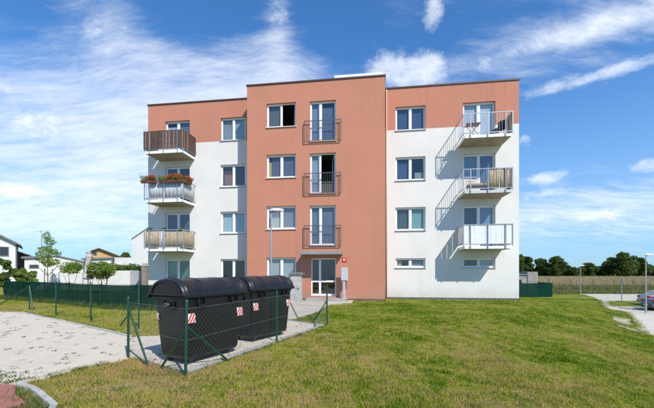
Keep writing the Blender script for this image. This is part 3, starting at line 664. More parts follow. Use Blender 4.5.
# ------------------------------------------------------------------ foliage
def crown(name, m, blobs, n, size, parent=None, flat=.6, label=None):
    """blobs: (x,y,z,rx,ry,rz); n leaf-clump quads spread through their outer volume"""
    bl = np.array(blobs, float); wgt = (bl[:,3]*bl[:,4]*bl[:,5])**(2/3); wgt /= wgt.sum()
    k = rng.choice(len(bl), n, p=wgt); d = rng.normal(size=(n,3)); d /= np.linalg.norm(d, axis=1)[:,None]
    r = rng.uniform(.30, 1.0, n)**.5 * (1+.10*rng.normal(size=n))
    c = bl[k,:3]+d*bl[k,3:]*r[:,None]
    nn = d*1.0+rng.normal(size=(n,3))*.9; nn[:,2] += .35; nn /= np.linalg.norm(nn, axis=1)[:,None]
    a = np.cross(nn, rng.normal(size=(n,3))); a /= np.linalg.norm(a, axis=1)[:,None]; b = np.cross(nn, a)
    s = (size*rng.uniform(.6, 1.35, n))[:,None]
    v = np.stack([c-a*s, c-b*s*flat, c+a*s, c+b*s*flat], 1).reshape(-1, 3)
    clump = rng.uniform(0, 1, len(bl)); rn = np.clip(.55*clump[k]+.45*rng.uniform(0, 1, n), 0, 1)
    return tri_mesh(name, v, 4, m, parent, rn)
def blobset(n, R0, H0, z0, shape='round', br=.36):
    out = []
    for i in range(n):
        t = rng.uniform(0, 1); a = rng.uniform(0, 2*PI)
        prof = math.sin(PI*min(.97, .12+.80*t))**.7 if shape == 'round' else (1-t)**.7*.9+.12
        rr = R0*prof*rng.uniform(.25, .85); q = R0*br*rng.uniform(.6, 1.25)*(1 if shape == 'round' else (1.15-t))
        out.append((rr*math.cos(a), rr*math.sin(a), z0+t*H0, q, q, q*.8))
    return out
def trunk(parent, h, r, limbs=5, top=.7, m=BARK):
    q = MB(); p = Vector((0,0,-.2)); pts = [p]
    for i in range(1, 5): pts.append(Vector((random.uniform(-.05,.05)*h*.4, random.uniform(-.05,.05)*h*.4, h*i/4)))
    for i in range(4): q.tube(pts[i], pts[i+1], r*(1-.18*i), 8, r*(1-.18*(i+1)))
    for i in range(limbs):
        a = 2*PI*i/limbs+random.uniform(-.4,.4); b = pts[random.choice((2,3))]; e = b+Vector((math.cos(a), math.sin(a), random.uniform(.7,1.3)))*h*top*.45
        q.tube(b, e, r*.45, 6, r*.15)
    return q.build('trunk', m, parent)
def px2w(px, Y): return ((px-327)/350*Y, Y)
# tree line beyond the field: px, top py, width px, distance
trees = [(517,254,19,150,'tree line tree half hidden behind the white corner of the apartment block'),
 (527,256,13,158,'round dark tree just right of the apartment block above the concrete shed'),
 (541,259,15,150,'dark tree between the shed and the tall domed tree'),
 (554,255.5,18,146,'tall domed dark green tree right of the concrete shed'),
 (566,265,14,155,'low dark tree right of the tall domed tree'),
 (576,268,12,150,'lowest dark tree behind the distant path lamp'),
 (589,264,15,150,'round dark tree just right of the distant path lamp'),
 (602,266,13,156,'small dark tree left of the broadest crown in the tree line'),
 (613,258,18,150,'left shoulder tree of the broad dark clump behind the field'),
 (624,252,24,146,'tallest broad tree at the middle of the dark clump behind the field'),
 (636,257,19,150,'right shoulder tree of the broad dark clump behind the field'),
 (647,265,16,152,'dark tree behind the right street lamp'),
 (660,267,16,150,'dark tree at the right end of the tree line')]
for px, py, wpx, Y, lab in trees:
    X = (px-327)/350*Y; top = 1.6+(270-py)/350*Y; H = top+1.8; Rr = wpx/350*Y/2*1.12
    t = empty('deciduous_tree', (X, Y, -1.8), random.uniform(0, 6)); tag(t, lab, 'tree', 'tree line beyond the dry field')
    trunk(t, H*.5, .3, 5)
    nb = 34; crown('crown', LEAFD, [(0,0,H*.55,Rr*.58,Rr*.58,H*.34)]+blobset(nb, Rr*1.02, H*.80, H*.13, br=random.uniform(.24,.34)), 6500, .33, t)
hedge = []
for i in range(70):
    X = rng.uniform(60, 215); hedge.append((X, 163+rng.uniform(-3, 3), -1.8+rng.uniform(.5, 2.6), rng.uniform(2.5, 4.5), 2.5, rng.uniform(1.4, 2.6)))
tag(crown('far_undergrowth', LEAFD, hedge, 16000, .55), 'dark undergrowth along the foot of the tree line', 'undergrowth', kind='stuff')

def bush(px, py_top, py_bot, wpx, Y, m, lab, name='bush', n=900, size=.09, cat='bush', group=None, shape='round'):
    X = (px-327)/350*Y; g = ztf(X, Y); top = 1.6+(270-py_top)/350*Y; bot = max(g, 1.6+(270-py_bot)/350*Y); H = top-g; Rr = wpx/350*Y/2
    t = empty(name, (X, Y, g)); tag(t, lab, cat, group)
    q = MB()
    for i in range(5):
        a = 2*PI*i/5; q.tube((0,0,-.05), (math.cos(a)*Rr*.5, math.sin(a)*Rr*.5, H*.7), .025, 5, .008)
    q.build('stem', BARK, t); crown('foliage', m, blobset(20, Rr, (top-bot)*.85, bot-g, shape), int(n*2.4), size*.62, t); return t
bush(5, 256, 285, 20, 23, LEAFM, 'tall leafy bush at the far left edge behind the green fence', n=2600)
bush(20, 266, 288, 16, 23.5, LEAFL, 'light green bush beside the tall bush at the far left', n=1600)
bush(32, 265, 288, 14, 24, LEAFL, 'spiky light green shrub left of the young staked tree', n=1200)
bush(-14, 258, 290, 18, 22, LEAFM, 'leafy bush past the left edge of the lawn', n=1400)
bush(71, 264.5, 271, 27, 27, LEAFL, 'small flat crowned shrub in front of the low white house', n=1300, name='shrub')
bush(103, 262.5, 276, 29, 26, LEAFL, 'spreading bright green shrub in front of the grey garden wall', n=2200, name='shrub')
bush(91, 266, 275, 10, 25.5, LEAFM, 'narrow shrub right of the folded parasol', n=500, name='shrub')
bush(125, 252, 262, 13, 75, LEAFM, 'small round tree seen over the long white wall', n=900, size=.25, name='round_tree', cat='tree')
hx = [(107+k*1.65) for k in range(21)]
hd_ = empty('hedge', ((107-327)/350*31, 31, 0)); tag(hd_, 'long trimmed green hedge above the grey garden wall beside the brick gate pillar', 'hedge')
crown('foliage', LEAFM, [((p-107)/350*31, 0, 1.75+random.uniform(-.08,.14), .26, .3, .34) for p in hx]+[((p-107)/350*31, 0, 1.2, .26, .3, .5) for p in hx], 5200, .07, hd_)
for p in hx[::4]: q = MB(); q.tube(((p-107)/350*31,0,-.2),((p-107)/350*31,0,1.5),.03,6); q.build('stem', BARK, hd_)
# young staked tree
t = empty('young_tree', ((48-327)/350*27, 27, ztf(-21.5, 27))); tag(t, 'young tree with a loose upright crown tied between two stakes', 'tree')
trunk(t, 2.6, .045, 7, .9)
crown('crown', LEAFL, [(-.1,0,4.35,.28,.28,.42),(.15,0,3.95,.42,.35,.35),(-.45,.1,3.35,.38,.35,.25),(-.72,0,3.0,.28,.25,.2),(.4,0,3.2,.34,.3,.22),(.78,0,3.0,.26,.25,.18),(0,0,3.2,.45,.4,.5),(-.3,0,2.55,.6,.45,.3),(.45,0,2.4,.5,.4,.28),(.05,0,2.2,.4,.4,.22)], 2600, .055, t)
for dx in (-.35, .25): q = MB(); q.tube((dx,.1,-.2),(dx,.1,1.85),.03,6); q.build('stake', mat('stake_wood',(.20,.14,.09),.9,.3), t)

# ------------------------------------------------------------------ houses at the left
def P3(px, py, Y): return ((px-327)/350*Y, 1.6+(270-py)/350*Y)
HW = mat('house_white', (.72, .71, .69), .9, .1, .6); HROOF = mat('house_roof_grey', (.20, .21, .23), .8, .25, 2); HORG = mat('house_orange', (.55, .34, .14), .9, .12, 1); HBR = mat('roof_brown', (.14, .08, .06), .8, .3, 2)
HRED = mat('shed_red', (.13, .05, .04), .8, .3, 2); DKG = mat('dark_glass', (.03, .035, .045), .15)
def house(lab, x0, x1, ybot, yL, yR, Y, dep, mw, mr, windows=(), cat='house', name='house', over=.25, rt=.16, peak=None, turn=2):
    """walls from px x0..x1; roof line from py yL at the left to yR at the right, optional peak (px, py)"""
    phi = math.atan2(327-x1, 350)-R(turn) if x1 < 150 and turn is not None else 0
    AX, AY = (x1-327)/350*Y, Y; cp, sp_ = math.cos(phi), math.sin(phi)
    def PL(px, py):
        a = (px-327)/350; u_ = (a*AY-AX)/(cp-a*sp_); return u_, 1.6+(270-py)/350*(AY+u_*sp_)
    U0, zL = PL(x0, yL); _, zR = PL(x1, yR); g = -.3; X0 = 0
    root = empty(name, (AX, AY, 0), phi); tag(root, lab, cat)
    L = -U0; prof = [(U0, zL), (0, zR)]
    if peak: xp, zp = PL(peak[0], peak[1]); prof = [(U0, zL), (xp, zp), (0, zR)]
    m = MB(); n = len(prof)
    vs = [(p[0], 0, g) for p in prof]+[(p[0], 0, p[1]) for p in prof]+[(p[0], dep, g) for p in prof]+[(p[0], dep, p[1]) for p in prof]
    fs = []
    for i in range(n-1): fs += [(i, i+1, n+i+1, n+i), (2*n+i+1, 2*n+i, 3*n+i, 3*n+i+1)]
    fs += [(2*n, 0, n, 3*n), (n-1, 3*n-1, 4*n-1, 2*n-1)]
    m.add(vs, fs); m.build('wall', mw, root)
    for i in range(n-1):
        (a, za), (b, zb) = prof[i], prof[i+1]; sl_ = (zb-za)/(b-a); a2 = a-(over if i == 0 else 0); b2 = b+(over if i == n-2 else 0); za2 = za+sl_*(a2-a)+.004; zb2 = zb+sl_*(b2-b)+.004
        m = MB(); m.add([(a2,-over,za2),(b2,-over,zb2),(b2,dep+over,zb2),(a2,dep+over,za2),(a2,-over,za2+rt),(b2,-over,zb2+rt),(b2,dep+over,zb2+rt),(a2,dep+over,za2+rt)], [(3,2,1,0),(4,5,6,7),(0,1,5,4),(1,2,6,5),(2,3,7,6),(3,0,4,7)]); m.build('roof', mr, root)
    for (wx0, wy0, wx1, wy1) in windows:
        a, zt2 = PL(wx0, wy0); b, zb2 = PL(wx1, wy1)
        m = MB(); f_ = .09
        m.box(a, a+f_, -.05, -.003, zb2, zt2); m.box(b-f_, b, -.05, -.003, zb2, zt2); m.box(a+f_, b-f_, -.05, -.003, zt2-f_, zt2); m.box(a+f_, b-f_, -.05, -.003, zb2, zb2+f_); W = m.build('window', HROOF, root)
        m = MB(); m.quad((a+f_, -.02, zb2+f_), (b-f_, -.02, zb2+f_), (b-f_, -.02, zt2-f_), (a+f_, -.02, zt2-f_)); m.build('pane', DKG, W)
    return root
house('white two storey house with grey roof and dark window at the left edge', -40, 15.5, 281, 243, 243.5, 45, 9, HW, HROOF, [(-1,246.5,9,256.5),(-25,246.5,-12,256.5)], peak=(-2,235), over=.5, rt=.2)
house('dark red brown shed between the left house and the white garage', 16.5, 28, 281, 252, 255.5, 50, 6, HRED, HBR, cat='shed', name='garden_shed')
house('low white garage with grey flat roof behind the young tree', 24.5, 42, 281, 258.3, 257.5, 36, 6, HW, HROOF, [(29,264.5,39,268.5)], cat='garage', name='garage')
house('long low white house with a shallow grey ridge roof', 40, 83, 281, 257.5, 262, 38, 8, HW, HROOF, peak=(56,256.3), over=.15, rt=.12)
house('grey roofed white bungalow below the orange house', 84, 111, 281, 259.5, 258.6, 42, 7, HW, HROOF, [(88,262,96,267),(99,262,107,267)], cat='bungalow')
house('orange rendered house with shallow brown roof', 90, 120, 281, 252, 257, 60, 8, HORG, HBR, [(93,252.5,97,255.5)], peak=(99,249), over=.5)
house('long white flat topped building behind the garden hedge', 111, 150, 281, 258.2, 258.5, 46, 6, HW, HW, cat='building', name='long_building', over=.02, rt=.1)
house('tall white building with a steep dark lean to roof beside the apartment block', 132, 156, 281, 239.5, 223, 36, 7, HW, HROOF, cat='building', name='tall_building', over=.05, rt=.12)
q = MB(); a = P3(104, 250.5, 63); q = empty('roof_chimney_stack', (a[0]-.1, 62, 0)); bpy.data.objects.remove(q)
# garden wall of white and grey panels
gw = empty('garden_wall', ((36-327)/350*30, 30, 0)); tag(gw, 'low garden wall of white and pale grey concrete panels behind the green fence', 'garden wall')
WG = mat('panel_grey', (.42, .44, .46), .85, .2, 2); xa = (36-327)/350*30; i = 0
while xa < -14.5:
    m = MB(); zt3 = P3(0, 272.5 if xa < -21 else 270.6, 30)[1]; m.box(xa-gw.location.x, xa-gw.location.x+1.93, 0, .1, -.3, zt3); m.build('wall_panel', HW if (i < 4 or i > 8) else WG, gw)
    m = MB(); m.box(xa-gw.location.x+1.93, xa-gw.location.x+2.05, -.03, .13, -.3, zt3+.05); m.build('wall_post', WG, gw); xa += 2.05; i += 1
# brick gate pillar left of the block
gp = empty('gate_pillar', ((145-327)/350*19.5, 19.5, 0)); tag(gp, 'narrow brick gate pillar with a stone cap left of the apartment block', 'pillar')
BRK = mat('pillar_brick', (.36, .27, .20), .9, .3, 5); k = 0
for zi in range(24):
    m = MB(); o_ = .002*(zi % 2); m.box(-.125-o_, .125+o_, -.125-o_, .125+o_, zi*.075, zi*.075+.065); m.build('brick', BRK, gp)
m = MB(); m.box(-.115, .115, -.115, .115, -.2, 1.80); m.build('mortar_core', CONC, gp)
m = MB(); m.box(-.16, .16, -.16, .16, 1.801, 1.86); m.box(-.10, .10, -.10, .10, 1.861, 1.98); m.build('cap', CONC, gp, bevel=.01)
# folded pale parasol on the terrace
pr = empty('folded_parasol', ((88-327)/350*26, 26, 0)); tag(pr, 'folded off white parasol wrapped upright beside the shrubs behind the fence', 'parasol')
m = MB(); prof = [(.9,.22),(1.0,.33),(1.25,.24),(1.5,.17),(1.9,.15),(2.3,.17),(2.6,.20),(2.8,.13),(2.92,.16),(3.05,.03)]
for i in range(len(prof)-1):
    (za, ra), (zb, rb) = prof[i], prof[i+1]; n = 14; vs = []
    for z_, r_ in ((za, ra), (zb, rb)):
        for j in range(n): rr = r_*(1+.22*(j % 2)); vs.append((rr*math.cos(2*PI*j/n)+.08*math.sin(z_*3), rr*math.sin(2*PI*j/n), z_))
    m.add(vs, [(j, (j+1) % n, n+(j+1) % n, n+j) for j in range(n)])
m.build('canopy_cloth', mat('parasol_cloth', (.55, .52, .50), .9, .25, 3), pr, smooth=True)
m = MB(); m.tube((0,0,0),(0,0,3.05),.03); m.build('pole', GREY, pr)
m = MB(); m.tube((0,0,0),(0,0,.1),.3,16); m.build('base', CONC, pr)

# ------------------------------------------------------------------ lamps
LAMPC = mat('lamp_white', (.74, .75, .76), .4)
def street_lamp(x, y, h, lab, hd=1, ang=0, g=None):
    zg = ztf(x, y); r = empty('street_lamp', (x, y, zg), ang); tag(r, lab, 'street lamp', g)
    m = MB(); m.tube((0,0,-.3),(0,0,.9),.065,14,.060); m.tube((0,0,.9),(0,0,h),.05,14,.035); m.build('pole', STEEL, r, smooth=False)
    m = MB(); m.tube((0,0,.0),(0,0,.06),.10,14); m.build('base_collar', GREY, r)
    m = MB(); m.box(-.005, .14, -.03, .03, h-.06, h-.0); m.build('arm', GREY, r, bevel=.01)
    # flat dome luminaire reaching out over the path
    m = MB(); nx, ny = 10, 8; vs = []; cx = .24
    for i in range(nx+1):
        u = -1+2*i/nx
        for j in range(ny+1):
            v = -1+2*j/ny; k = math.sqrt(max(0, 1-u**4)); vs.append((cx+u*.33, v*.15*k, h+.01+.115*math.sqrt(max(0, 1-u*u*.9))*math.sqrt(max(0, 1-v*v))))
    m.add(vs, [(i*(ny+1)+j, (i+1)*(ny+1)+j, (i+1)*(ny+1)+j+1, i*(ny+1)+j+1) for i in range(nx) for j in range(ny)])
    m.build('lamp_head', LAMPC, r, smooth=True)
    m = MB(); vs = [(cx+.31*math.cos(2*PI*k/20), .13*math.sin(2*PI*k/20), h+.006) for k in range(20)]+[(cx+.26*math.cos(2*PI*k/20), .10*math.sin(2*PI*k/20), h-.02) for k in range(20)]
    m.add(vs, [(k, (k+1) % 20, 20+(k+1) % 20, 20+k) for k in range(20)]+[tuple(range(20, 40))]); m.build('lens', mat('lamp_lens', (.5,.52,.54), .2), r)
    return r
street_lamp(-2.48, 15.5, 4.30, 'grey street lamp with a white dome head standing behind the bins')
street_lamp(25.1, 27.55, 4.55, 'street lamp beside the parked cars at the right edge')
street_lamp(32.35, 44.7, 3.95, 'distant street lamp where the footpath meets the dry field')
street_lamp((41.5-327)/350*42, 42, 6.6, 'tall thin lamp rising behind the young tree on the left', ang=PI)
# road sign seen nearly edge on
rs = empty('road_sign', (31.4, 37.3, ztf(31.4,37.3)), R(50)); tag(rs, 'thin grey sign post with its plate seen almost edge on beside the footpath', 'road sign')
m = MB(); m.tube((0,0,-.2),(0,0,2.45),.04,8); m.build('pole', STEEL, rs); m = MB(); m.obox((0,-.05,2.15), R(-12), .3, .012, .3); m.build('sign_plate', DKSTEEL, rs)

# ------------------------------------------------------------------ green windbreak fences
GP = mat('fence_green', (.006, .065, .038), .42, .15, 8); 
def shade_mat():
    m = bpy.data.materials.new('shade_cloth'); m.use_nodes = True; t = NT(m.node_tree); b = t.n['Principled BSDF']; o = t.n['Material Output']
    P = t.new('ShaderNodeNewGeometry').outputs['Position']; mp = t.new('ShaderNodeMapping'); t.put(mp.inputs[0], P); mp.inputs['Scale'].default_value = (2.2, 2.2, .5)
    c = t.ramp(t.noise(mp.outputs[0], 1.5, 6, .65), [(.3, (.003, .026, .018)), (.6, (.005, .042, .029)), (.8, (.012, .06, .042))])
    t.put(b.inputs['Base Color'], c); b.inputs['Roughness'].default_value = .9; b.inputs['Specular IOR Level'].default_value = .05
    tr = t.new('ShaderNodeBsdfTransparent'); mx = t.new('ShaderNodeMixShader'); mx.inputs[0].default_value = .03
    t.l.new(b.outputs[0], mx.inputs[1]); t.l.new(tr.outputs[0], mx.inputs[2]); t.l.new(mx.outputs[0], o.inputs[0]); return m
SHADE = shade_mat()
def shade_fence(pts, h, lab, step=2.2, name='windbreak_fence', zf=None):
    r = empty(name, (pts[0][0], pts[0][1], 0)); tag(r, lab, 'fence'); ox, oy = pts[0]
    for a, b in zip(pts, pts[1:]):
        d = math.dist(a, b); n = max(1, round(d/step)); ux, uy = (b[0]-a[0])/d, (b[1]-a[1])/d
        for q in range(n):
            bay = []; k = 8
            for i in range(k+1):
                t_ = (q+i/k)/n; X = a[0]+(b[0]-a[0])*t_; Y = a[1]+(b[1]-a[1])*t_; g = ztf(X, Y); off = .03*math.sin(PI*i/k)*random.uniform(.4,1.3)
                X -= uy*(off+.035)*-1; Y -= ux*(off+.035)
                for jz, zz_ in enumerate((g+.03+random.uniform(-.01,.02), g+h*.5, g+h-.015*math.sin(PI*i/k))): bay.append((X-ox+(uy*.02*random.uniform(-1,1) if jz == 1 else 0), Y-oy, zz_))
            m = MB(); m.add(bay, [(i*3+j, (i+1)*3+j, (i+1)*3+j+1, i*3+j+1) for i in range(k) for j in range(2)]); m.build('shade_screen', SHADE, r, smooth=True)
        for q in range(n+1):
            X = a[0]+(b[0]-a[0])*q/n; Y = a[1]+(b[1]-a[1])*q/n; g = ztf(X, Y); m = MB(); m.tube((X-ox, Y-oy, g-.1), (X-ox, Y-oy, g+h+.06), .024, 8); m.build('post', GP, r)
        m = MB(); m.tube((a[0]-ox, a[1]-oy, ztf(*a)+h), (b[0]-ox, b[1]-oy, ztf(*b)+h), .006, 5); m.build('top_wire', GP, r)
shade_fence([(-19.8,21.5),(-13.2,17.9),(-8.0,15.0),(-7.0,14.6)], 1.06, 'long green windbreak fence with net screening across the garden on the left', 2.4)
shade_fence([(19,43.3),(28.3,44.0),(28.6,47.5)], 1.75, 'green windbreak fence in front of the small concrete shed on the right', 2.4)

# ------------------------------------------------------------------ bin enclosure fence
PA, PB, PC, PD, PF = (-2.10,5.19), (-1.10,7.67), (0.0,10.0), (-3.56,6.27), (-1.32,10.98)
WIRE = mat('fence_wire', (.13, .16, .14), .5)
def chain(m, a, b, z0, z1, pitch=.062, r=.00105):
    d = math.dist(a, b); H = z1-z0; ux, uy = (b[0]-a[0])/d, (b[1]-a[1])/d
    k = -H
    while k < d:
        for sgn in (1, -1):
            lo, hi = max(0, k), min(d, k+H)
            if hi-lo < .01: continue
            za, zb = z0+(lo-k), z0+(hi-k)
            if sgn < 0: za, zb = z1-(lo-k), z1-(hi-k)
            off = .002*sgn
            m.tube((a[0]+ux*lo+uy*off, a[1]+uy*lo-ux*off, za), (a[0]+ux*hi+uy*off, a[1]+uy*hi-ux*off, zb), r, 3, caps=False)
        k += pitch*1.414
def post(root, x, y, h=1.15, lean=(0,0), r=.022):
    ox, oy = root.location.x, root.location.y; g = ztf(x, y); m = MB()
    m.tube((x-ox, y-oy, g-.1), (x-ox+lean[0], y-oy+lean[1], g+h), r, 12); o = m.build('post', GP, root)
    m = MB(); m.tube((x-ox+lean[0], y-oy+lean[1], g+h), (x-ox+lean[0], y-oy+lean[1], g+h+.02), r*1.12, 12, r*.8); m.build('post_cap', GP, o)
def brace(root, p, q, zt_, r=.018):
    ox, oy = root.location.x, root.location.y
    m = MB(); m.tube((p[0]-ox, p[1]-oy, zt_), (q[0]-ox, q[1]-oy, ztf(*q)-.03), r, 10); m.build('brace', GP, root)
ef = empty('bin_enclosure_fence', (PA[0], PA[1], 0)); tag(ef, 'green wire mesh fence with braced posts round the two black bins', 'fence')
post(ef, *PA, 1.14, (.02, 0)); post(ef, *PB, 1.13); post(ef, *PC, 1.16); post(ef, *PD, 1.10); post(ef, *PF, 1.15)
brace(ef, (PA[0]+.02,PA[1]+.03), (-1.73,6.22), .74); brace(ef, (PA[0]-.02,PA[1]+.02), (-2.72,5.68), .70); brace(ef, (PD[0]+.03,PD[1]-.02), (-2.93,5.77), .88)
brace(ef, (PC[0]-.01,PC[1]+.03), (-.47,10.55), .70); brace(ef, (PC[0]-.02,PC[1]-.02), (-.36,9.55), .74); brace(ef, (PF[0]+.03,PF[1]-.01), (-.80,10.6), .85)
off = (-.0,)
for a, b in ((PA, PB), (PB, PC), (PA, PD), (PC, PF)):
    m = MB(); A = (a[0]-PA[0]+.0, a[1]-PA[1]); Bq = (b[0]-PA[0], b[1]-PA[1])
    chain(m, A, Bq, .05, 1.02); m.build('wire_mesh', WIRE, ef, kind='stuff')
    for z_ in (.05, .55, 1.02):
        m = MB(); m.tube((A[0], A[1], z_), (Bq[0], Bq[1], z_), .0025, 5); m.build('tension_wire', WIRE, ef)
# garden mesh fence running back to the left
gf = empty('garden_mesh_fence', (-5.06, 9.41, 0)); tag(gf, 'low green mesh fence with thin posts along the far side of the pale paving', 'fence')
GPTS = [(-5.06,9.41),(-7.2,10.67),(-9.76,12.6),(-12.5,14.7)]
for p in GPTS: post(gf, *p, 1.2 if p[0] > -12 else .98)
brace(gf, (-5.09,9.43), (-5.86,9.85), .78); brace(gf, (-12.5,14.72), (-14.6,15.3), .93, .022); brace(gf, (-12.48,14.68), (-12.1,14.4), .93, .022)
for a, b in zip(GPTS, GPTS[1:]):
    m = MB(); A = (a[0]+5.06, a[1]-9.41); Bq = (b[0]+5.06, b[1]-9.41); chain(m, A, Bq, .06, 1.0, .10, .0006); m.build('wire_mesh', GP, gf, kind='stuff')
    for z_ in (.55, 1.0): m = MB(); m.tube((A[0], A[1], z_), (Bq[0], Bq[1], z_), .003, 5); m.build('tension_wire', GP, gf)

# ------------------------------------------------------------------ waste containers
def plastic():
    m = bpy.data.materials.new('bin_plastic'); m.use_nodes = True; t = NT(m.node_tree); b = t.n['Principled BSDF']
    P = t.new('ShaderNodeNewGeometry'); N = t.new('ShaderNodeSeparateXYZ'); t.put(N.inputs[0], P.outputs['Normal'])
    d = t.math('MULTIPLY', t.smooth(N.outputs[2], .2, 1), t.noise(P.outputs['Position'], 5, 6, .7))     # upward faces: dust, plus sky sheen painted in as a paler blue-grey
    mp = t.new('ShaderNodeMapping'); t.put(mp.inputs[0], P.outputs['Position']); mp.inputs['Scale'].default_value = (14, 14, 1.2)
    c = t.mix(t.math('MULTIPLY', d, .22), (.007, .0065, .008), (.12, .12, .13))
    c = t.mix(t.math('MULTIPLY', t.smooth(t.noise(mp.outputs[0], 1, 6, .7), .55, .8), .10), c, (.10, .09, .08))
    t.put(b.inputs['Base Color'], c); t.put(b.inputs['Roughness'], t.math('ADD', .26, t.math('MULTIPLY', t.noise(P.outputs['Position'], 12, 4, .6), .30)))
    bn = t.new('ShaderNodeBump'); bn.inputs['Strength'].default_value = .25; bn.inputs['Distance'].default_value = .01
    t.put(bn.inputs['Height'], t.noise(P.outputs['Position'], 9, 5, .6)); t.l.new(bn.outputs[0], b.inputs['Normal']); return m
PLA = plastic(); RUB = mat('rubber', (.02,.02,.02), .8); STK_W = mat('sticker_white', (.75,.74,.72), .5, .15, 20); STK_R = mat('sticker_red', (.62,.03,.02), .5, .15, 20)
def waste_bin():
    r = empty('waste_container')
    m = MB(); secs = [(.095,.575,.375),(.14,.595,.395),(.70,.640,.440),(1.06,.668,.463),(1.12,.670,.465)]; n = 12
    def ring(z, hx, hy):
        o = []; c = .07
        for cx, cy, a0 in ((hx-c,-hy+c,-90),(hx-c,hy-c,0),(-hx+c,hy-c,90),(-hx+c,-hy+c,180)):
            for k in range(4): a = R(a0+30*k); o.append((cx+c*math.cos(a), cy+c*math.sin(a), z))
        return o
    vs = []; 
    for s in secs: vs += ring(*s)
    N = 16; fs = [(j*N+k, j*N+(k+1) % N, (j+1)*N+(k+1) % N, (j+1)*N+k) for j in range(len(secs)-1) for k in range(N)]; fs.append(tuple(reversed(range(N))))
    m.add(vs, fs); body = m.build('body', PLA, r, bevel=.0)
    # pressed ribs on long and short sides
    def slope_rib(x, side, w_=.035, z0=.22, z1=1.0):
        def hy(z): return .397+(z-.17)*.078
        m = MB(); d = .018
        a = [(x-w_, side*hy(z0), z0), (x+w_, side*hy(z0), z0), (x+w_*.6, side*(hy(z0)+d), z0+.03), (x-w_*.6, side*(hy(z0)+d), z0+.03)]
        b = [(x-w_, side*hy(z1), z1), (x+w_, side*hy(z1), z1), (x+w_*.6, side*(hy(z1)+d), z1-.03), (x-w_*.6, side*(hy(z1)+d), z1-.03)]
        m.add(a+b, [(0,4,7,3),(3,7,6,2),(2,6,5,1),(0,3,2,1),(4,5,6,7)]); m.build('rib', PLA, body)
    for side in (-1, 1):
        for x in (-.30, 0, .30): slope_rib(x, side)
    for sx in (-1, 1):
        for y in (-.2, .2):
            m = MB(); m.box(sx*.60-.018, sx*.60+.018, y-.03, y+.03, .4, .98); m.build('rib', PLA, body, bevel=.01)
    # rim
    m = MB(); m.box(-.685,.685,-.475,.475,1.121,1.165); m.build('rim', PLA, r, bevel=.015)
    m = MB(); m.box(-.67,.67,-.46,.46,1.085,1.119); m.build('rim', PLA, r, bevel=.01)
    # rounded lid
    m = MB(); xs = [-.745,-.735,-.70,-.66,-.655,-.62,-.615,-.30,-.285,-.24,-.225,.225,.24,.285,.30,.615,.62,.655,.66,.70,.735,.745]
    sc = [.90,.96,.99,1.0,1.035,1.035,1.0,1.0,1.02,1.02,1.0,1.0,1.02,1.02,1.0,1.0,1.035,1.035,1.0,.99,.96,.90]; K = 18; vs = []
    for xx, s in zip(xs, sc):
        for k in range(K+1):
            a = PI*k/K; ca, sa = math.cos(a), math.sin(a); vs.append((xx, -.505*(abs(ca)**.85)*math.copysign(1, ca)*min(s,1.01), 1.175+.29*(sa**.9)*s))
    fs = [(i*(K+1)+k, (i+1)*(K+1)+k, (i+1)*(K+1)+k+1, i*(K+1)+k+1) for i in range(len(xs)-1) for k in range(K)]
    fs += [tuple(range(K+1)), tuple(reversed(range((len(xs)-1)*(K+1), len(xs)*(K+1))))]
    # skirt under lid edge
    m.add(vs, fs); lid = m.build('lid', PLA, r, bevel=.0)
    for p in lid.data.polygons: p.use_smooth = len(p.vertices) == 4
    for sy in (-1, 1): m = MB(); m.box(-.735,.735,sy*.507-.018,sy*.507+.018,1.145,1.205); m.build('lid_lip', PLA, lid, bevel=.012)
    for sx in (-1, 1): m = MB(); m.box(sx*.745-.012, sx*.745+.012, -.485, .485, 1.178, 1.212); m.build('lid_lip', PLA, lid, bevel=.008)
    for sx in (-1, 1):      # raised arch on each end of the lid
        m = MB(); K2 = 14; vs = []
        for k in range(K2+1):
            a = PI*k/K2
            for rr in (.40, .44): vs += [(sx*.748, -rr*math.cos(a), 1.2+rr*.53*math.sin(a)), (sx*.766, -rr*math.cos(a), 1.2+rr*.53*math.sin(a))]
        fs = []
        for k in range(K2):
            b = k*4; fs += [(b+1,b+3,b+7,b+5),(b,b+1,b+5,b+4),(b+3,b+2,b+6,b+7)]
        m.add(vs, fs); m.build('lid_rib', PLA, lid)
        m = MB(); m.tube((sx*.66,0,1.02),(sx*.755,0,1.02),.024,12); m.tube((sx*.735,0,1.02),(sx*.755,0,1.02),.04,12); m.build('lifting_pin', DKSTEEL, r)
        m = MB(); m.box(sx*.70-.03, sx*.70+.03, -.16, .16, .93, .97); m.box(sx*.66-.03, sx*.66+.03, -.16, -.12, .93, 1.08); m.box(sx*.66-.03, sx*.66+.03, .12, .16, .93, 1.08); m.build('end_grip', PLA, r, bevel=.01)
        m = MB(); m.tube((sx*.70,.52,1.16),(sx*.77,.52,1.16),.035,12); m.build('lid_hinge', PLA, r)
    # hand grips under the lid edge
    for side in (-1,):
        for x in (-.38, .38):
            m = MB(); y0, y1 = sorted((side*.47, side*.535)); m.box(x-.09, x-.06, y0, y1, 1.03, 1.115); m.box(x+.06, x+.09, y0, y1, 1.03, 1.115); ya, yb = sorted((side*.515, side*.54)); m.box(x-.0895, x+.0895, ya, yb, .995, 1.029); m.build('grip', PLA, r, bevel=.008)
    # castors
    for x in (-.44, .44):
        for y in (-.27, .27):
            m = MB(); m.box(x-.05, x+.05, y-.045, y+.045, .08, .094); m.box(x-.045, x+.035, y-.042, y-.036, .04, .08); m.box(x-.045, x+.035, y+.036, y+.042, .04, .08); c = m.build('castor', DKSTEEL, r)
            m = MB(); m.tube((x-.03, y-.025, .072), (x-.03, y+.025, .072), .075, 20); m.build('wheel', RUB, c)
    return r
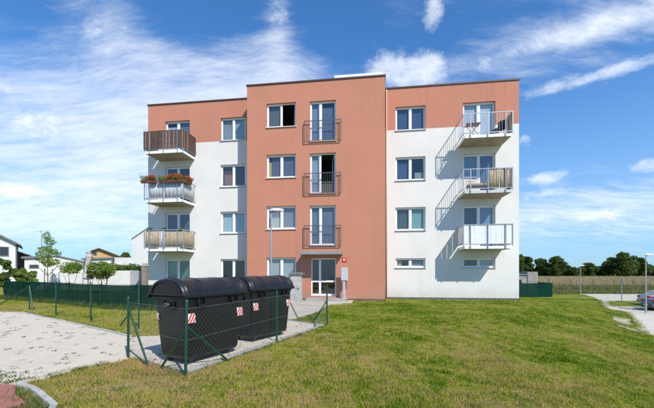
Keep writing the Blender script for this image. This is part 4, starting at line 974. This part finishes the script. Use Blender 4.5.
def sticker(r, x, side, z=.80, w_=.075, h=.16, yoff=0):
    hy = .397+(z-.17)*.078+.012; tl = .078
    m = MB(); m.quad((-w_,0,-h/2),(w_,0,-h/2),(w_,0,h/2),(-w_,0,h/2))
    o = m.build('reflector', STK_W, r); o.location = (x, side*(hy+.001), z); o.rotation_euler = (math.atan(-tl*side)*-1 if side < 0 else math.atan(tl), 0, 0)
    for k in range(3):
        m = MB(); x0 = -w_+k*.058-.03; pts = [(x0,-.0015,-h/2),(x0+.032,-.0015,-h/2),(x0+.032+.10,-.0015,h/2),(x0+.10,-.0015,h/2)]
        q = []      # clip to the plate
        for (X_, y_, z_) in pts: q.append((X_, y_, z_))
        def clip(poly, lim, sgn):
            out_ = []
            for i in range(len(poly)):
                a, b = poly[i], poly[(i+1) % len(poly)]; ia, ib = sgn*a[0] <= sgn*lim, sgn*b[0] <= sgn*lim
                if ia: out_.append(a)
                if ia != ib: t_ = (lim-a[0])/(b[0]-a[0]); out_.append((lim, a[1], a[2]+(b[2]-a[2])*t_))
            return out_
        q = clip(clip(q, w_, 1), -w_, -1)
        if len(q) > 2: m.add(q, [tuple(range(len(q)))]); m.build('stripe', STK_R, o)
b1 = waste_bin(); b1.scale = (1,.87,.975); b1.location = (-2.29, 6.40, .03); b1.rotation_euler = (0,0,R(60.5))
b2 = copy_tree(b1); b2.location = (-1.57, 8.21, .03); b2.scale = (1,.87,.975); b2.rotation_euler = (0,0,R(57.5))
for b_ in (b1, b2): sticker(b_, -.55, -1); sticker(b_, .56, -1)
for b_ in (b1, b2):
    m = MB(); m.quad((-.035,0,-.06),(.035,0,-.06),(.035,0,.06),(-.035,0,.06)); o = m.build('reflector', STK_W, b_); o.location = (-.662,.36,.80); o.rotation_euler = (0,0,R(-90))
    m = MB(); m.quad((-.02,-.002,-.06),(.01,-.002,-.06),(.035,-.002,.0),(.035,-.002,.05)); m.build('stripe', STK_R, o)
tag(b1, 'nearer black wheeled waste container with a rounded lid', 'waste container', 'black waste containers in the fenced bin yard')
tag(b2, 'farther black wheeled waste container nearest the entrance path', 'waste container', 'black waste containers in the fenced bin yard')

# ------------------------------------------------------------------ entrance furniture
pi_ = empty('letterbox_pier', (-1.66, 19.0, ztf(-1.66,19)), ANG); tag(pi_, 'pale concrete pier with a flat grey cap left of the entrance path', 'pier')
m = MB(); m.box(-.30, .30, -.2, .2, -.1, 1.50); m.build('pier_body', mat('pier_render', (.50,.48,.44), .9, .25, 4, .5), pi_, bevel=.01); m = MB(); m.box(-.40, .42, -.28, .28, 1.501, 1.59); m.box(-.30, .32, -.2, .2, 1.591, 1.64); m.build('cap', mat('pier_cap', (.20,.20,.20), .8, .2), pi_, bevel=.01)
m = MB(); m.box(.10, .17, -.215, -.2005, .72, .80); m.build('bell_plate', DKSTEEL, pi_)
mb = empty('meter_cabinet', (.97, 19.15, -.06), ANG); tag(mb, 'grey cabinet on a steel post right of the entrance door', 'cabinet')
m = MB(); m.box(-.20, .19, -.09, .09, 1.08, 1.80); m.build('cabinet_box', mat('cabinet_grey', (.42,.44,.46), .5, .1), mb, bevel=.012); m = MB(); m.box(-.18, .17, -.096, -.0915, 1.10, 1.78); m.build('cabinet_door', mat('cabinet_grey2', (.46,.48,.50), .5), mb)
m = MB(); m.box(-.08, .05, -.05, .05, -.1, 1.079); m.build('post', mat('cabinet_grey', (.42,.44,.46), .5), mb); m = MB(); m.box(.052, .11, -.06, .04, .62, 1.07); m.build('conduit', DKSTEEL, mb); m = MB(); m.box(-.25, .22, -.15, .15, -.2, .0); m.build('footing', CONC, mb)

# ------------------------------------------------------------------ balcony contents
def on_balcony(name, s, p, z, lab, cat, group=None, rz=0):
    o = empty(name, fw(s, p, z), ANG+rz); return tag(o, lab, cat, group)
WD = mat('chair_wood', (.28, .13, .08), .7, .3, 10); CUSH = mat('cushion_tan', (.50, .38, .22), .9, .2, 8); BLK = mat('cloth_black', (.015,.014,.016), .9)
# top right: folding slatted table, chair with dark cover
t = on_balcony('folding_table', 4.62, 1.05, DF[0], 'small reddish slatted folding table on the top right balcony', 'table')
for i in range(6): m = MB(); m.box(-.36, .36, -.24+i*.082, -.24+i*.082+.066, .70, .72); m.build('slat', WD, t)
for a in (-1, 1):
    for y_ in (-.22, .22): m = MB(); m.tube((a*.28, y_, 0), (-a*.28, y_, .695), .013, 6); m.build('leg', DKSTEEL, t)
t = on_balcony('balcony_chair', 6.0, .75, DF[0], 'chair with a dark covering at the right end of the top right balcony', 'chair', rz=R(-60))
m = MB(); m.box(-.25,.25,-.25,.25,.42,.47); m.build('seat', BLK, t, bevel=.015)
m = MB(); vs = [];
for i in range(7):
    for j in range(6): u, v = i/6, j/5; vs.append((-.27+.54*u, .22+.10*v+.04*math.sin(u*7+v*3), .47+.52*v+.05*math.sin(u*PI)))
m.add(vs, [(i*6+j,(i+1)*6+j,(i+1)*6+j+1,i*6+j+1) for i in range(6) for j in range(5)]); o = m.build('backrest', BLK, t); s_ = o.modifiers.new('t','SOLIDIFY'); s_.thickness = .08
for a in (-1,1):
    for b in (-1,1): m = MB(); m.tube((a*.23,b*.22,0),(a*.21,b*.2,.42),.014,6); m.build('leg', DKSTEEL, t)
# middle right: sun lounger
t = on_balcony('balcony_lounger', 4.85, 1.05, DF[1], 'low lounger with tan cushion behind the rail of the middle right balcony', 'lounger')
m = MB(); m.box(-.5,.75,-.25,.25,.30,.42); m.build('cushion', CUSH, t, bevel=.03); m = MB(); m.box(-.52,.77,-.27,.27,.26,.295); m.build('frame', DKSTEEL, t)
for a in (-.45,.7):
    for b in (-.24,.24): m = MB(); m.tube((a,b,0),(a,b,.26),.016,6); m.build('leg', DKSTEEL, t)
for b in (-.27,.27): m = MB(); m.tube((-.5,b,.3),(-.5,b,.66),.014,6); m.tube((-.5,b,.66),(-.05,b,.60),.014,6); m.build('armrest', DKSTEEL, t)
# flower boxes on the middle left balcony
BOXM = mat('planter_brown', (.16,.07,.04), .7); 
def flower_box(s, p, z, L, lab, rz=0, mixc=.5):
    t = on_balcony('flower_box', s, p, z, lab, 'flower box', 'flower boxes hung on the middle left balcony', rz)
    m = MB(); m.add([(-L/2,-.07,0),(L/2,-.07,0),(L/2,.07,0),(-L/2,.07,0),(-L/2-.02,-.1,.16),(L/2+.02,-.1,.16),(L/2+.02,.1,.16),(-L/2-.02,.1,.16)], [(3,2,1,0),(0,1,5,4),(1,2,6,5),(2,3,7,6),(3,0,4,7),(4,5,6,7)]); m.build('box', BOXM, t)
    n = max(3, int(L/.16)); gb = [(-L/2+L*(i+.5)/n, -.03, .25+random.uniform(-.03,.06), .14, .17, .15) for i in range(n)]
    crown('leaves', LEAFL, gb, int(700*L), .035, t); k0 = int(n*(1-mixc)); crown('blossoms', FLOWER, [(b[0], b[1]-.04, b[2]+.03, .14, .16, .14) for b in gb[k0:]], int(620*L*mixc)+60, .038, t)
zt4 = DF[1]+1.0
flower_box(-14.15, 1.58, zt4, .95, 'flower box with green leaves and orange blooms at the left end of the balcony rail', mixc=.45)
flower_box(-12.95, 1.58, zt4, 1.05, 'mostly green flower box in the middle of the balcony rail', mixc=.35)
flower_box(-11.90, 1.15, zt4, .75, 'flower box full of red blooms at the right corner of the balcony rail', rz=R(90), mixc=1)
flower_box(-12.22, 1.58, zt4, .40, 'short flower box of bright red blooms beside the corner post', mixc=1)
for s, lab in ((-14.3,'bushy green potted plant at the left corner of the lowest left balcony'),(-13.35,'green potted plant at the middle of the lowest left balcony'),(-12.25,'small pink flowering pot at the right corner of the lowest left balcony')):
    t = on_balcony('potted_plant', s, 1.28, DF[2], lab, 'potted plant', 'potted plants on the lowest left balcony'); m = MB(); m.tube((0,0,.72),(0,0,.95),.08,12,.11); m.tube((0,0,0),(0,0,.719),.05,10); m.build('pot_on_stand', BOXM, t); crown('leaves', LEAFM, [(0,0,1.12,.20,.14,.14),(.1,0,1.2,.12,.12,.1)], 260, .05, t)
    if s > -13: crown('blossoms', leafmat('blossom_pink',(.5,.12,.25),(.6,.2,.35),None,.2), [(0,-.05,1.2,.12,.1,.08)], 80, .03, t)

# ------------------------------------------------------------------ concrete shed, field fence
sh = empty('concrete_shed', (26.4, 49, -1.8), R(-6)); tag(sh, 'small grey concrete shed behind the green fence right of the block', 'shed')
SHC = mat('shed_concrete', (.36,.33,.29), .9, .35, 1.5)
m = MB(); m.box(-2.5,1.55,0,3.5,-.3,2.7); m.build('wall', SHC, sh); m = MB(); m.box(1.56,2.9,-.1,3.4,-.3,3.15); m.build('stair_wall', SHC, sh); m = MB(); m.box(-2.6,1.54,-.12,3.6,2.702,2.84); m.build('roof', HROOF, sh)
m = MB(); m.box(.2,.8,-.012,-.002,1.55,2.05); m.build('window', DKG, sh); m = MB(); m.tube((-.3,.4,2.84),(-.3,.4,3.25),.18,10); m.build('vent', DKSTEEL, sh)
ff = empty('field_fence', (38, 62, -1.8)); tag(ff, 'row of thin wooden posts with wire along the near edge of the dry field', 'fence')
m0 = None; prev = None
for i in range(22):
    X = 2+i*3.9+random.uniform(-.4,.4); h = 1.7+random.uniform(-.15,.2); m = MB(); m.tube((X-8,i*.15,-.2),(X-8+random.uniform(-.05,.05),i*.15,h),.055,6); m.build('post', mat('post_wood',(.13,.10,.08),.9,.3), ff)
for z_ in (.6,1.1,1.5): m = MB(); m.tube((-6,0,z_),(76,3.2,z_),.008,4); m.build('wire', DKSTEEL, ff)

# ------------------------------------------------------------------ cars
def car(lab, loc, rz, paint, dark=False, deck=False):
    """x forward, rear bumper at x = 0"""
    r = empty('parked_car', loc, rz); tag(r, lab, 'car', 'cars parked beside the footpath'); Wd = .86
    prof = [(0.0,.42),(.03,.62),(.10,.88),(.14,.97),(.55,1.02),(.95,1.36),(1.35,1.45),(2.2,1.46),(2.65,1.36),(3.25,.98),(3.9,.88),(4.2,.72),(4.28,.42)]
    if deck: prof[3:7] = [(.14,.90),(.70,.95),(1.25,1.34),(1.6,1.44)]
    bot = .22; m = MB(); vs = []; W2 = [.80,.84,.85,.85,.84,.66,.63,.63,.66,.82,.82,.78,.74]; belt = .93
    secs = []
    for (x, z), wt in zip(prof, W2):
        zb = min(z, belt); wb = Wd if .3 < x < 4.0 else Wd-.06
        secs.append([(x,-wb+.03,bot),(x,-wb,.45),(x,-wb+.0,zb-.12 if zb > .6 else zb-.02),(x,-wb+.03,zb),(x,-wt+.04 if z > belt else -wb+.06,z-.02 if z > belt else z),(x,0,z+.02),(x,wt-.04 if z > belt else wb-.06,z-.02 if z > belt else z),(x,wb-.03,zb),(x,wb,zb-.12 if zb > .6 else zb-.02),(x,wb,.45),(x,wb-.03,bot)])
    K = 11
    for s in secs: vs += s
    fs = [(i*K+k, (i+1)*K+k, (i+1)*K+k+1, i*K+k+1) for i in range(len(secs)-1) for k in range(K-1)]
    fs += [tuple(range(K)), tuple(reversed(range((len(secs)-1)*K, len(secs)*K)))]
    m.add(vs, fs); bd = m.build('body', paint, r, smooth=True)
    for p in bd.data.polygons: p.use_smooth = len(p.vertices) == 4
    # glazing set just proud of the cabin
    for sgn in (-1, 1):
        for a, b in (((.78,.99),(1.0,1.32)), ((1.05,.99),(1.1,1.36)), ((2.05,.99),(2.1,1.38))):
            pass
        for x0, x1, x2, x3 in ((.78,1.2,1.25,1.25) if deck else (.72,1.02,1.08,1.08),(1.30 if deck else 1.14,1.32 if deck else 1.14,1.98,1.98),(2.04,2.04,2.58,2.98)):
            z0, z1 = .98, 1.37; yb, yt = sgn*(Wd-.035), sgn*.665
            m = MB(); m.quad((x0,yb,z0),(x3,yb,z0),(x2,yt,z1),(x1,yt,z1)) if sgn < 0 else m.quad((x3,yb,z0),(x0,yb,z0),(x1,yt,z1),(x2,yt,z1)); m.build('side_window', DARKGLASS, r)
        for x in (.75, 3.45):
            m = MB(); m.tube((x, sgn*(Wd-.20), .32), (x, sgn*(Wd+.008), .32), .32, 24); w_ = m.build('wheel', RUB, r)
            m = MB(); m.tube((x, sgn*(Wd+.006), .32), (x, sgn*(Wd+.02), .32), .20, 16, .17); m.build('rim', STEEL, w_)
            m = MB(); m.tube((x, sgn*(Wd-.2), .36), (x, sgn*(Wd+.003), .36), .385, 24); m.build('wheel_arch', BLK, r)
        m = MB(); m.box(-.012+.05, .30, sgn*.60 if sgn > 0 else -Wd-.004, Wd+.004 if sgn > 0 else -.60, .70, .90); m.build('tail_light', mat('tail_red', (.5,.01,.01), .25), r, bevel=.02)
        m = MB(); m.box(2.75,2.92,min(sgn*.86,sgn*1.02),max(sgn*.86,sgn*1.02),.95,1.07); m.build('mirror', paint, r, bevel=.03)
    m = MB(); m.quad((.72,.70,1.0),(.72,-.70,1.0),(1.2,-.60,1.35),(1.2,.60,1.35)) if deck else m.quad((.53,.70,1.035),(.53,-.70,1.035),(.93,-.60,1.37),(.93,.60,1.37)); m.build('rear_window', DARKGLASS, r)
    m = MB(); m.quad((3.22,-.72,1.01),(3.22,.72,1.01),(2.69,.6,1.38),(2.69,-.6,1.38)); m.build('windscreen', DARKGLASS, r)
    m = MB(); m.box(-.06,.16,-.82,.82,.30,.52); m.build('bumper', paint if not dark else BLK, r, bevel=.04)
    m = MB(); m.box(-.072,-.061,-.26,.26,.40,.50); m.build('number_plate', FRAME, r)
    return r
SILVER = mat('paint_silver', (.42,.43,.45), .32, metal=.35, coat=.6); DBLUE = mat('paint_dark', (.05,.045,.05), .3, metal=.2, coat=.6)
car('silver hatchback with a red tail light behind the darker car', (29.9, 33.2, ztf(30,33.2)+.055), R(-14), SILVER)
car('dark grey car nearest the street lamp at the right edge', (26.75, 29.3, ztf(26.75,29.3)+.055), R(-14), DBLUE, deck=True)

# ------------------------------------------------------------------ grass
lawn_clear = [pave_poly, path_poly, walk_poly, [(-3.9,3.0),(-3.2,4.0),(-3.62,4.42),(-3.93,4.41),(-4.22,4.75),(-8,5.1),(-8,3.0)]]
bld = [fw(-15.3,0)[:2], fw(-8.06,0)[:2], fw(-8.06,1.35)[:2], fw(-.09,1.35)[:2], fw(-.09,0)[:2], fw(7.38,0)[:2], fw(7.38,-11)[:2], fw(-15.3,-11)[:2]]
step_poly = [fw(-4.5,1.3)[:2], fw(-4.5,2.05)[:2], fw(-2.15,2.05)[:2], fw(-2.15,1.3)[:2]]
def scatter(n, y0, y1, power=2.0):
    u = rng.uniform(0, 1, n)
    if power == 2: Y = y0*(y1/y0)**u            # density falls with distance squared
    else: Y = y0+(y1-y0)*u
    X = rng.uniform(-1.02, 1.02, n)*Y
    return X, Y
def blades(X, Y, h, wd, name, m, kind='stuff', lean=.6, rlo=0, rhi=1):
    n = len(X); Z = zt(X, Y); a = rng.uniform(0, 2*PI, n); l = rng.uniform(.1, lean, n)*h; b = rng.uniform(0, 2*PI, n)
    p0 = np.stack([X-np.cos(a)*wd, Y-np.sin(a)*wd, Z-.004], 1); p1 = np.stack([X+np.cos(a)*wd, Y+np.sin(a)*wd, Z-.004], 1)
    p2 = np.stack([X+np.cos(b)*l, Y+np.sin(b)*l, Z+h], 1)
    return tri_mesh(name, np.stack([p0, p1, p2], 1).reshape(-1, 3), 3, m, None, rng.uniform(rlo, rhi, n), kind)
X, Y = scatter(760000, 3.6, 40)
ok = np.ones(len(X), bool)
for p in lawn_clear: ok &= ~inside(X, Y, p)
ok &= ~inside(X, Y, bld) & ~inside(X, Y, step_poly)
X, Y = X[ok], Y[ok]
# patchy height from a few sine fields plus clumps
f = np.sin(X*2.1+1.7*np.sin(Y*1.3))+np.sin(Y*2.7+X*1.1)+.8*np.sin(X*5.3-Y*4.1+2*np.sin(X*1.7))
h = (.021+.011*np.clip(f, -1.5, 2.5))*rng.uniform(.5, 1.5, len(X)); h = np.clip(h, .012, .09)
tag(blades(X, Y, h, .0022+.00052*Y, 'lawn_grass', BLADE), 'short mown green and straw coloured grass of the lawn', 'grass')
# broad leaved weeds and clover lying flat in the sward
def leaves_flat(cx, cy, per, spread, size, name, m, lab):
    X = np.repeat(cx, per)+rng.normal(size=len(cx)*per)*spread; Y = np.repeat(cy, per)+rng.normal(size=len(cx)*per)*spread; n = len(X)
    Z = zt(X, Y)+rng.uniform(.012, .045, n); a = rng.uniform(0, 2*PI, n); sz = size*rng.uniform(.5, 1.3, n); v = []
    for k in range(4): q = a+k*PI/2; r_ = sz*(1 if k % 2 else .6); v.append(np.stack([X+r_*np.cos(q), Y+r_*np.sin(q), Z+rng.normal(size=n)*.006], 1))
    tag(tri_mesh(name, np.stack(v, 1).reshape(-1, 3), 4, m, None, rng.uniform(0, 1, n), 'stuff'), lab, 'weeds')
CX, CY = scatter(1500, 3.6, 20); ok = np.ones(len(CX), bool)
for p in lawn_clear+[bld]: ok &= ~inside(CX, CY, p)
leaves_flat(CX[ok], CY[ok], 34, .075, .011, 'clover', leafmat('clover_leaves', (.04,.10,.012), (.08,.17,.02), (.15,.24,.04), .3), 'dark green clover and flat weeds patching the mown lawn')
# longer tufts
def tufts(poly_or_pts, n, per, h0, h1, m, name, lab, spread=.05, wd=.004):
    if isinstance(poly_or_pts, np.ndarray): c = poly_or_pts
    X = np.repeat(c[:,0], per)+rng.normal(size=len(c)*per)*spread; Y = np.repeat(c[:,1], per)+rng.normal(size=len(c)*per)*spread
    hh = np.repeat(rng.uniform(h0, h1, len(c)), per)*rng.uniform(.6, 1.1, len(X))
    o = blades(X, Y, hh, wd*(1+Y*.03), name, m, lean=.9); tag(o, lab, 'grass'); return o
X, Y = scatter(5200, 3.7, 26); ok = np.ones(len(X), bool)
for p in lawn_clear+[bld]: ok &= ~inside(X, Y, p)
tufts(np.stack([X[ok], Y[ok]], 1), 0, 26, .04, .085, BLADE, 'grass_tufts', 'slightly longer grass tufts standing out of the mown lawn', .04)
def along(pts, n, jit):
    pts = np.array(pts, float); seg = np.hypot(*np.diff(pts, axis=0).T); cs = np.r_[0, np.cumsum(seg)]; t = rng.uniform(0, cs[-1], n)
    x = np.interp(t, cs, pts[:,0]); y = np.interp(t, cs, pts[:,1]); return np.stack([x+rng.normal(size=n)*jit, y+rng.normal(size=n)*jit], 1)
WEED = leafmat('weed_leaves', (.06,.11,.02), (.11,.17,.04), (.22,.25,.08), .4)
tufts(along([(-19.8,21.2),(-13.2,17.6),(-8,14.7),(-7.0,14.3)], 300, .12), 0, 14, .06, .38, WEED, 'fence_weeds', 'tall weeds growing along the foot of the long green fence', .08, .006)
tufts(along([(-3.7,6.05),(-4.05,5.5),(-4.2,4.85)], 90, .03), 0, 16, .03, .07, WEED, 'edge_weeds', 'weeds creeping over the near edge of the pale paving', .03)
tufts(along([(-2.2,5.35),(-1.0,7.9),(-.08,10.05)], 160, .03), 0, 16, .03, .08, WEED, 'edge_weeds', 'weeds along the foot of the bin enclosure fence', .03)
tufts(along([(-13,13.1),(-11.3,13.1),(-7.6,10.48),(-4.7,8.38)], 200, .04), 0, 14, .03, .09, WEED, 'edge_weeds', 'weeds along the far kerb of the pale paving', .04)
tufts(along([fw(-8,1.45)[:2], fw(-4.6,1.45)[:2]], 60, .04), 0, 14, .04, .15, WEED, 'edge_weeds', 'weeds against the terracotta wall left of the door', .05)
tufts(along([fw(-2.1,1.45)[:2], fw(-.1,1.45)[:2], fw(0,.1)[:2], fw(7.4,.1)[:2]], 200, .04), 0, 12, .02, .07, BLADE, 'edge_weeds', 'longer grass against the foot of the apartment block', .05)
wp = np.stack([rng.uniform(-13, -2.2, 900), rng.uniform(3.8, 13, 900)], 1); wp = wp[inside(wp[:,0], wp[:,1], pave_poly) & (rng.uniform(0,1,900) < .8*np.clip(9/wp[:,1]-.3,0.15,1))]
_z = zt
def zt(X, Y): return _z(X, Y)+.03
tufts(wp, 0, 18, .010, .03, WEED, 'joint_weeds', 'small weeds growing in the joints of the pale paving', .035, .007)
cw = along([(-4.35,4.85),(-5.2,5.2)], 30, .14); tufts(cw, 0, 22, .02, .05, WEED, 'joint_weeds', 'green weeds between the pale and the red paving', .05, .006)
kw = np.stack([rng.uniform(-4.2,-3.05,110), rng.uniform(3.7,4.7,110)], 1); kw = kw[inside(kw[:,0],kw[:,1],[(-3.9,3.6),(-3.9,4.35),(-4.1,4.62),(-3.62,4.34),(-3.12,3.95),(-3.0,3.6)])]; tufts(kw, 0, 30, .03, .07, WEED, 'corner_grass', 'grass patch between the curved kerb and the red paving', .05)
zt = _z
tufts(along([(26.0,29.8),(27.2,33.4),(30.0,37.2),(34,37.5)], 260, .25), 0, 12, .04, .14, BLADE, 'verge_grass', 'straggling grass between the footpath and the parked cars', .12, .01)
# ragged grass over the footpath edge, islands in the parking area
tufts(along([(10.6,8),(11.4,11.6),(12.2,13.6),(15.6,17.8),(20,24),(25,31.5),(30.3,39)], 900, .10), 0, 14, .04, .12, BLADE, 'verge_grass', 'ragged grass along the footpath verge', .09, .006)
isl = [(27.2,33.4),(30.0,37.2),(34,37.5),(31.5,34.6),(28.6,31.6)]
drape(isl, 'grass_island', LAWN, .075, jag=.1, cell=1)
# tall rough grass and weeds between the road and the dry field
n = 60000; X = rng.uniform(26, 85, n); Y = rng.uniform(49.5, 66, n); hh = rng.uniform(.15, .75, n)*np.where((Y > 57), 1.25, .6)
tag(blades(X, Y, hh, .035, 'rough_grass', leafmat('rough_grass', (.10,.13,.035), (.22,.22,.075), (.45,.34,.16), .3)), 'rough green grass and weeds along the near side of the dry field', 'grass')
n = 90000; Y = rng.uniform(66, 150, n); X = rng.uniform(.50, 1.02, n)*Y; tag(blades(X, Y, rng.uniform(.5, 1.15, n), .07, 'field_grass', leafmat('field_straw', (.32,.24,.12), (.52,.41,.22), (.66,.55,.33), .3)), 'tall dry straw coloured grass covering the field', 'grass')
# leaf litter and soil crumbs by the bins
lp = np.stack([rng.uniform(-3.4,-.2,500), rng.uniform(5.2,10.2,500)], 1); lp = lp[inside(lp[:,0], lp[:,1], [(-3.3,6.1),(-2.15,5.3),(-.2,9.8),(-1.2,10.5)])]
n = len(lp); a = rng.uniform(0, 2*PI, n); s = rng.uniform(.012,.035,n); zz0 = .036+rng.uniform(0,.02,n)
v = np.stack([np.stack([lp[:,0]+s*np.cos(a+k*PI/2)*(1 if k % 2 else .55), lp[:,1]+s*np.sin(a+k*PI/2)*(1 if k % 2 else .55), zz0+rng.uniform(0,.015,n)], 1) for k in range(4)], 1).reshape(-1,3)
tag(tri_mesh('leaf_litter', v, 4, mat('litter', (.20,.12,.06), .9, .4, 30), None, None, 'stuff'), 'brown dead leaves scattered under the bins', 'leaf litter')
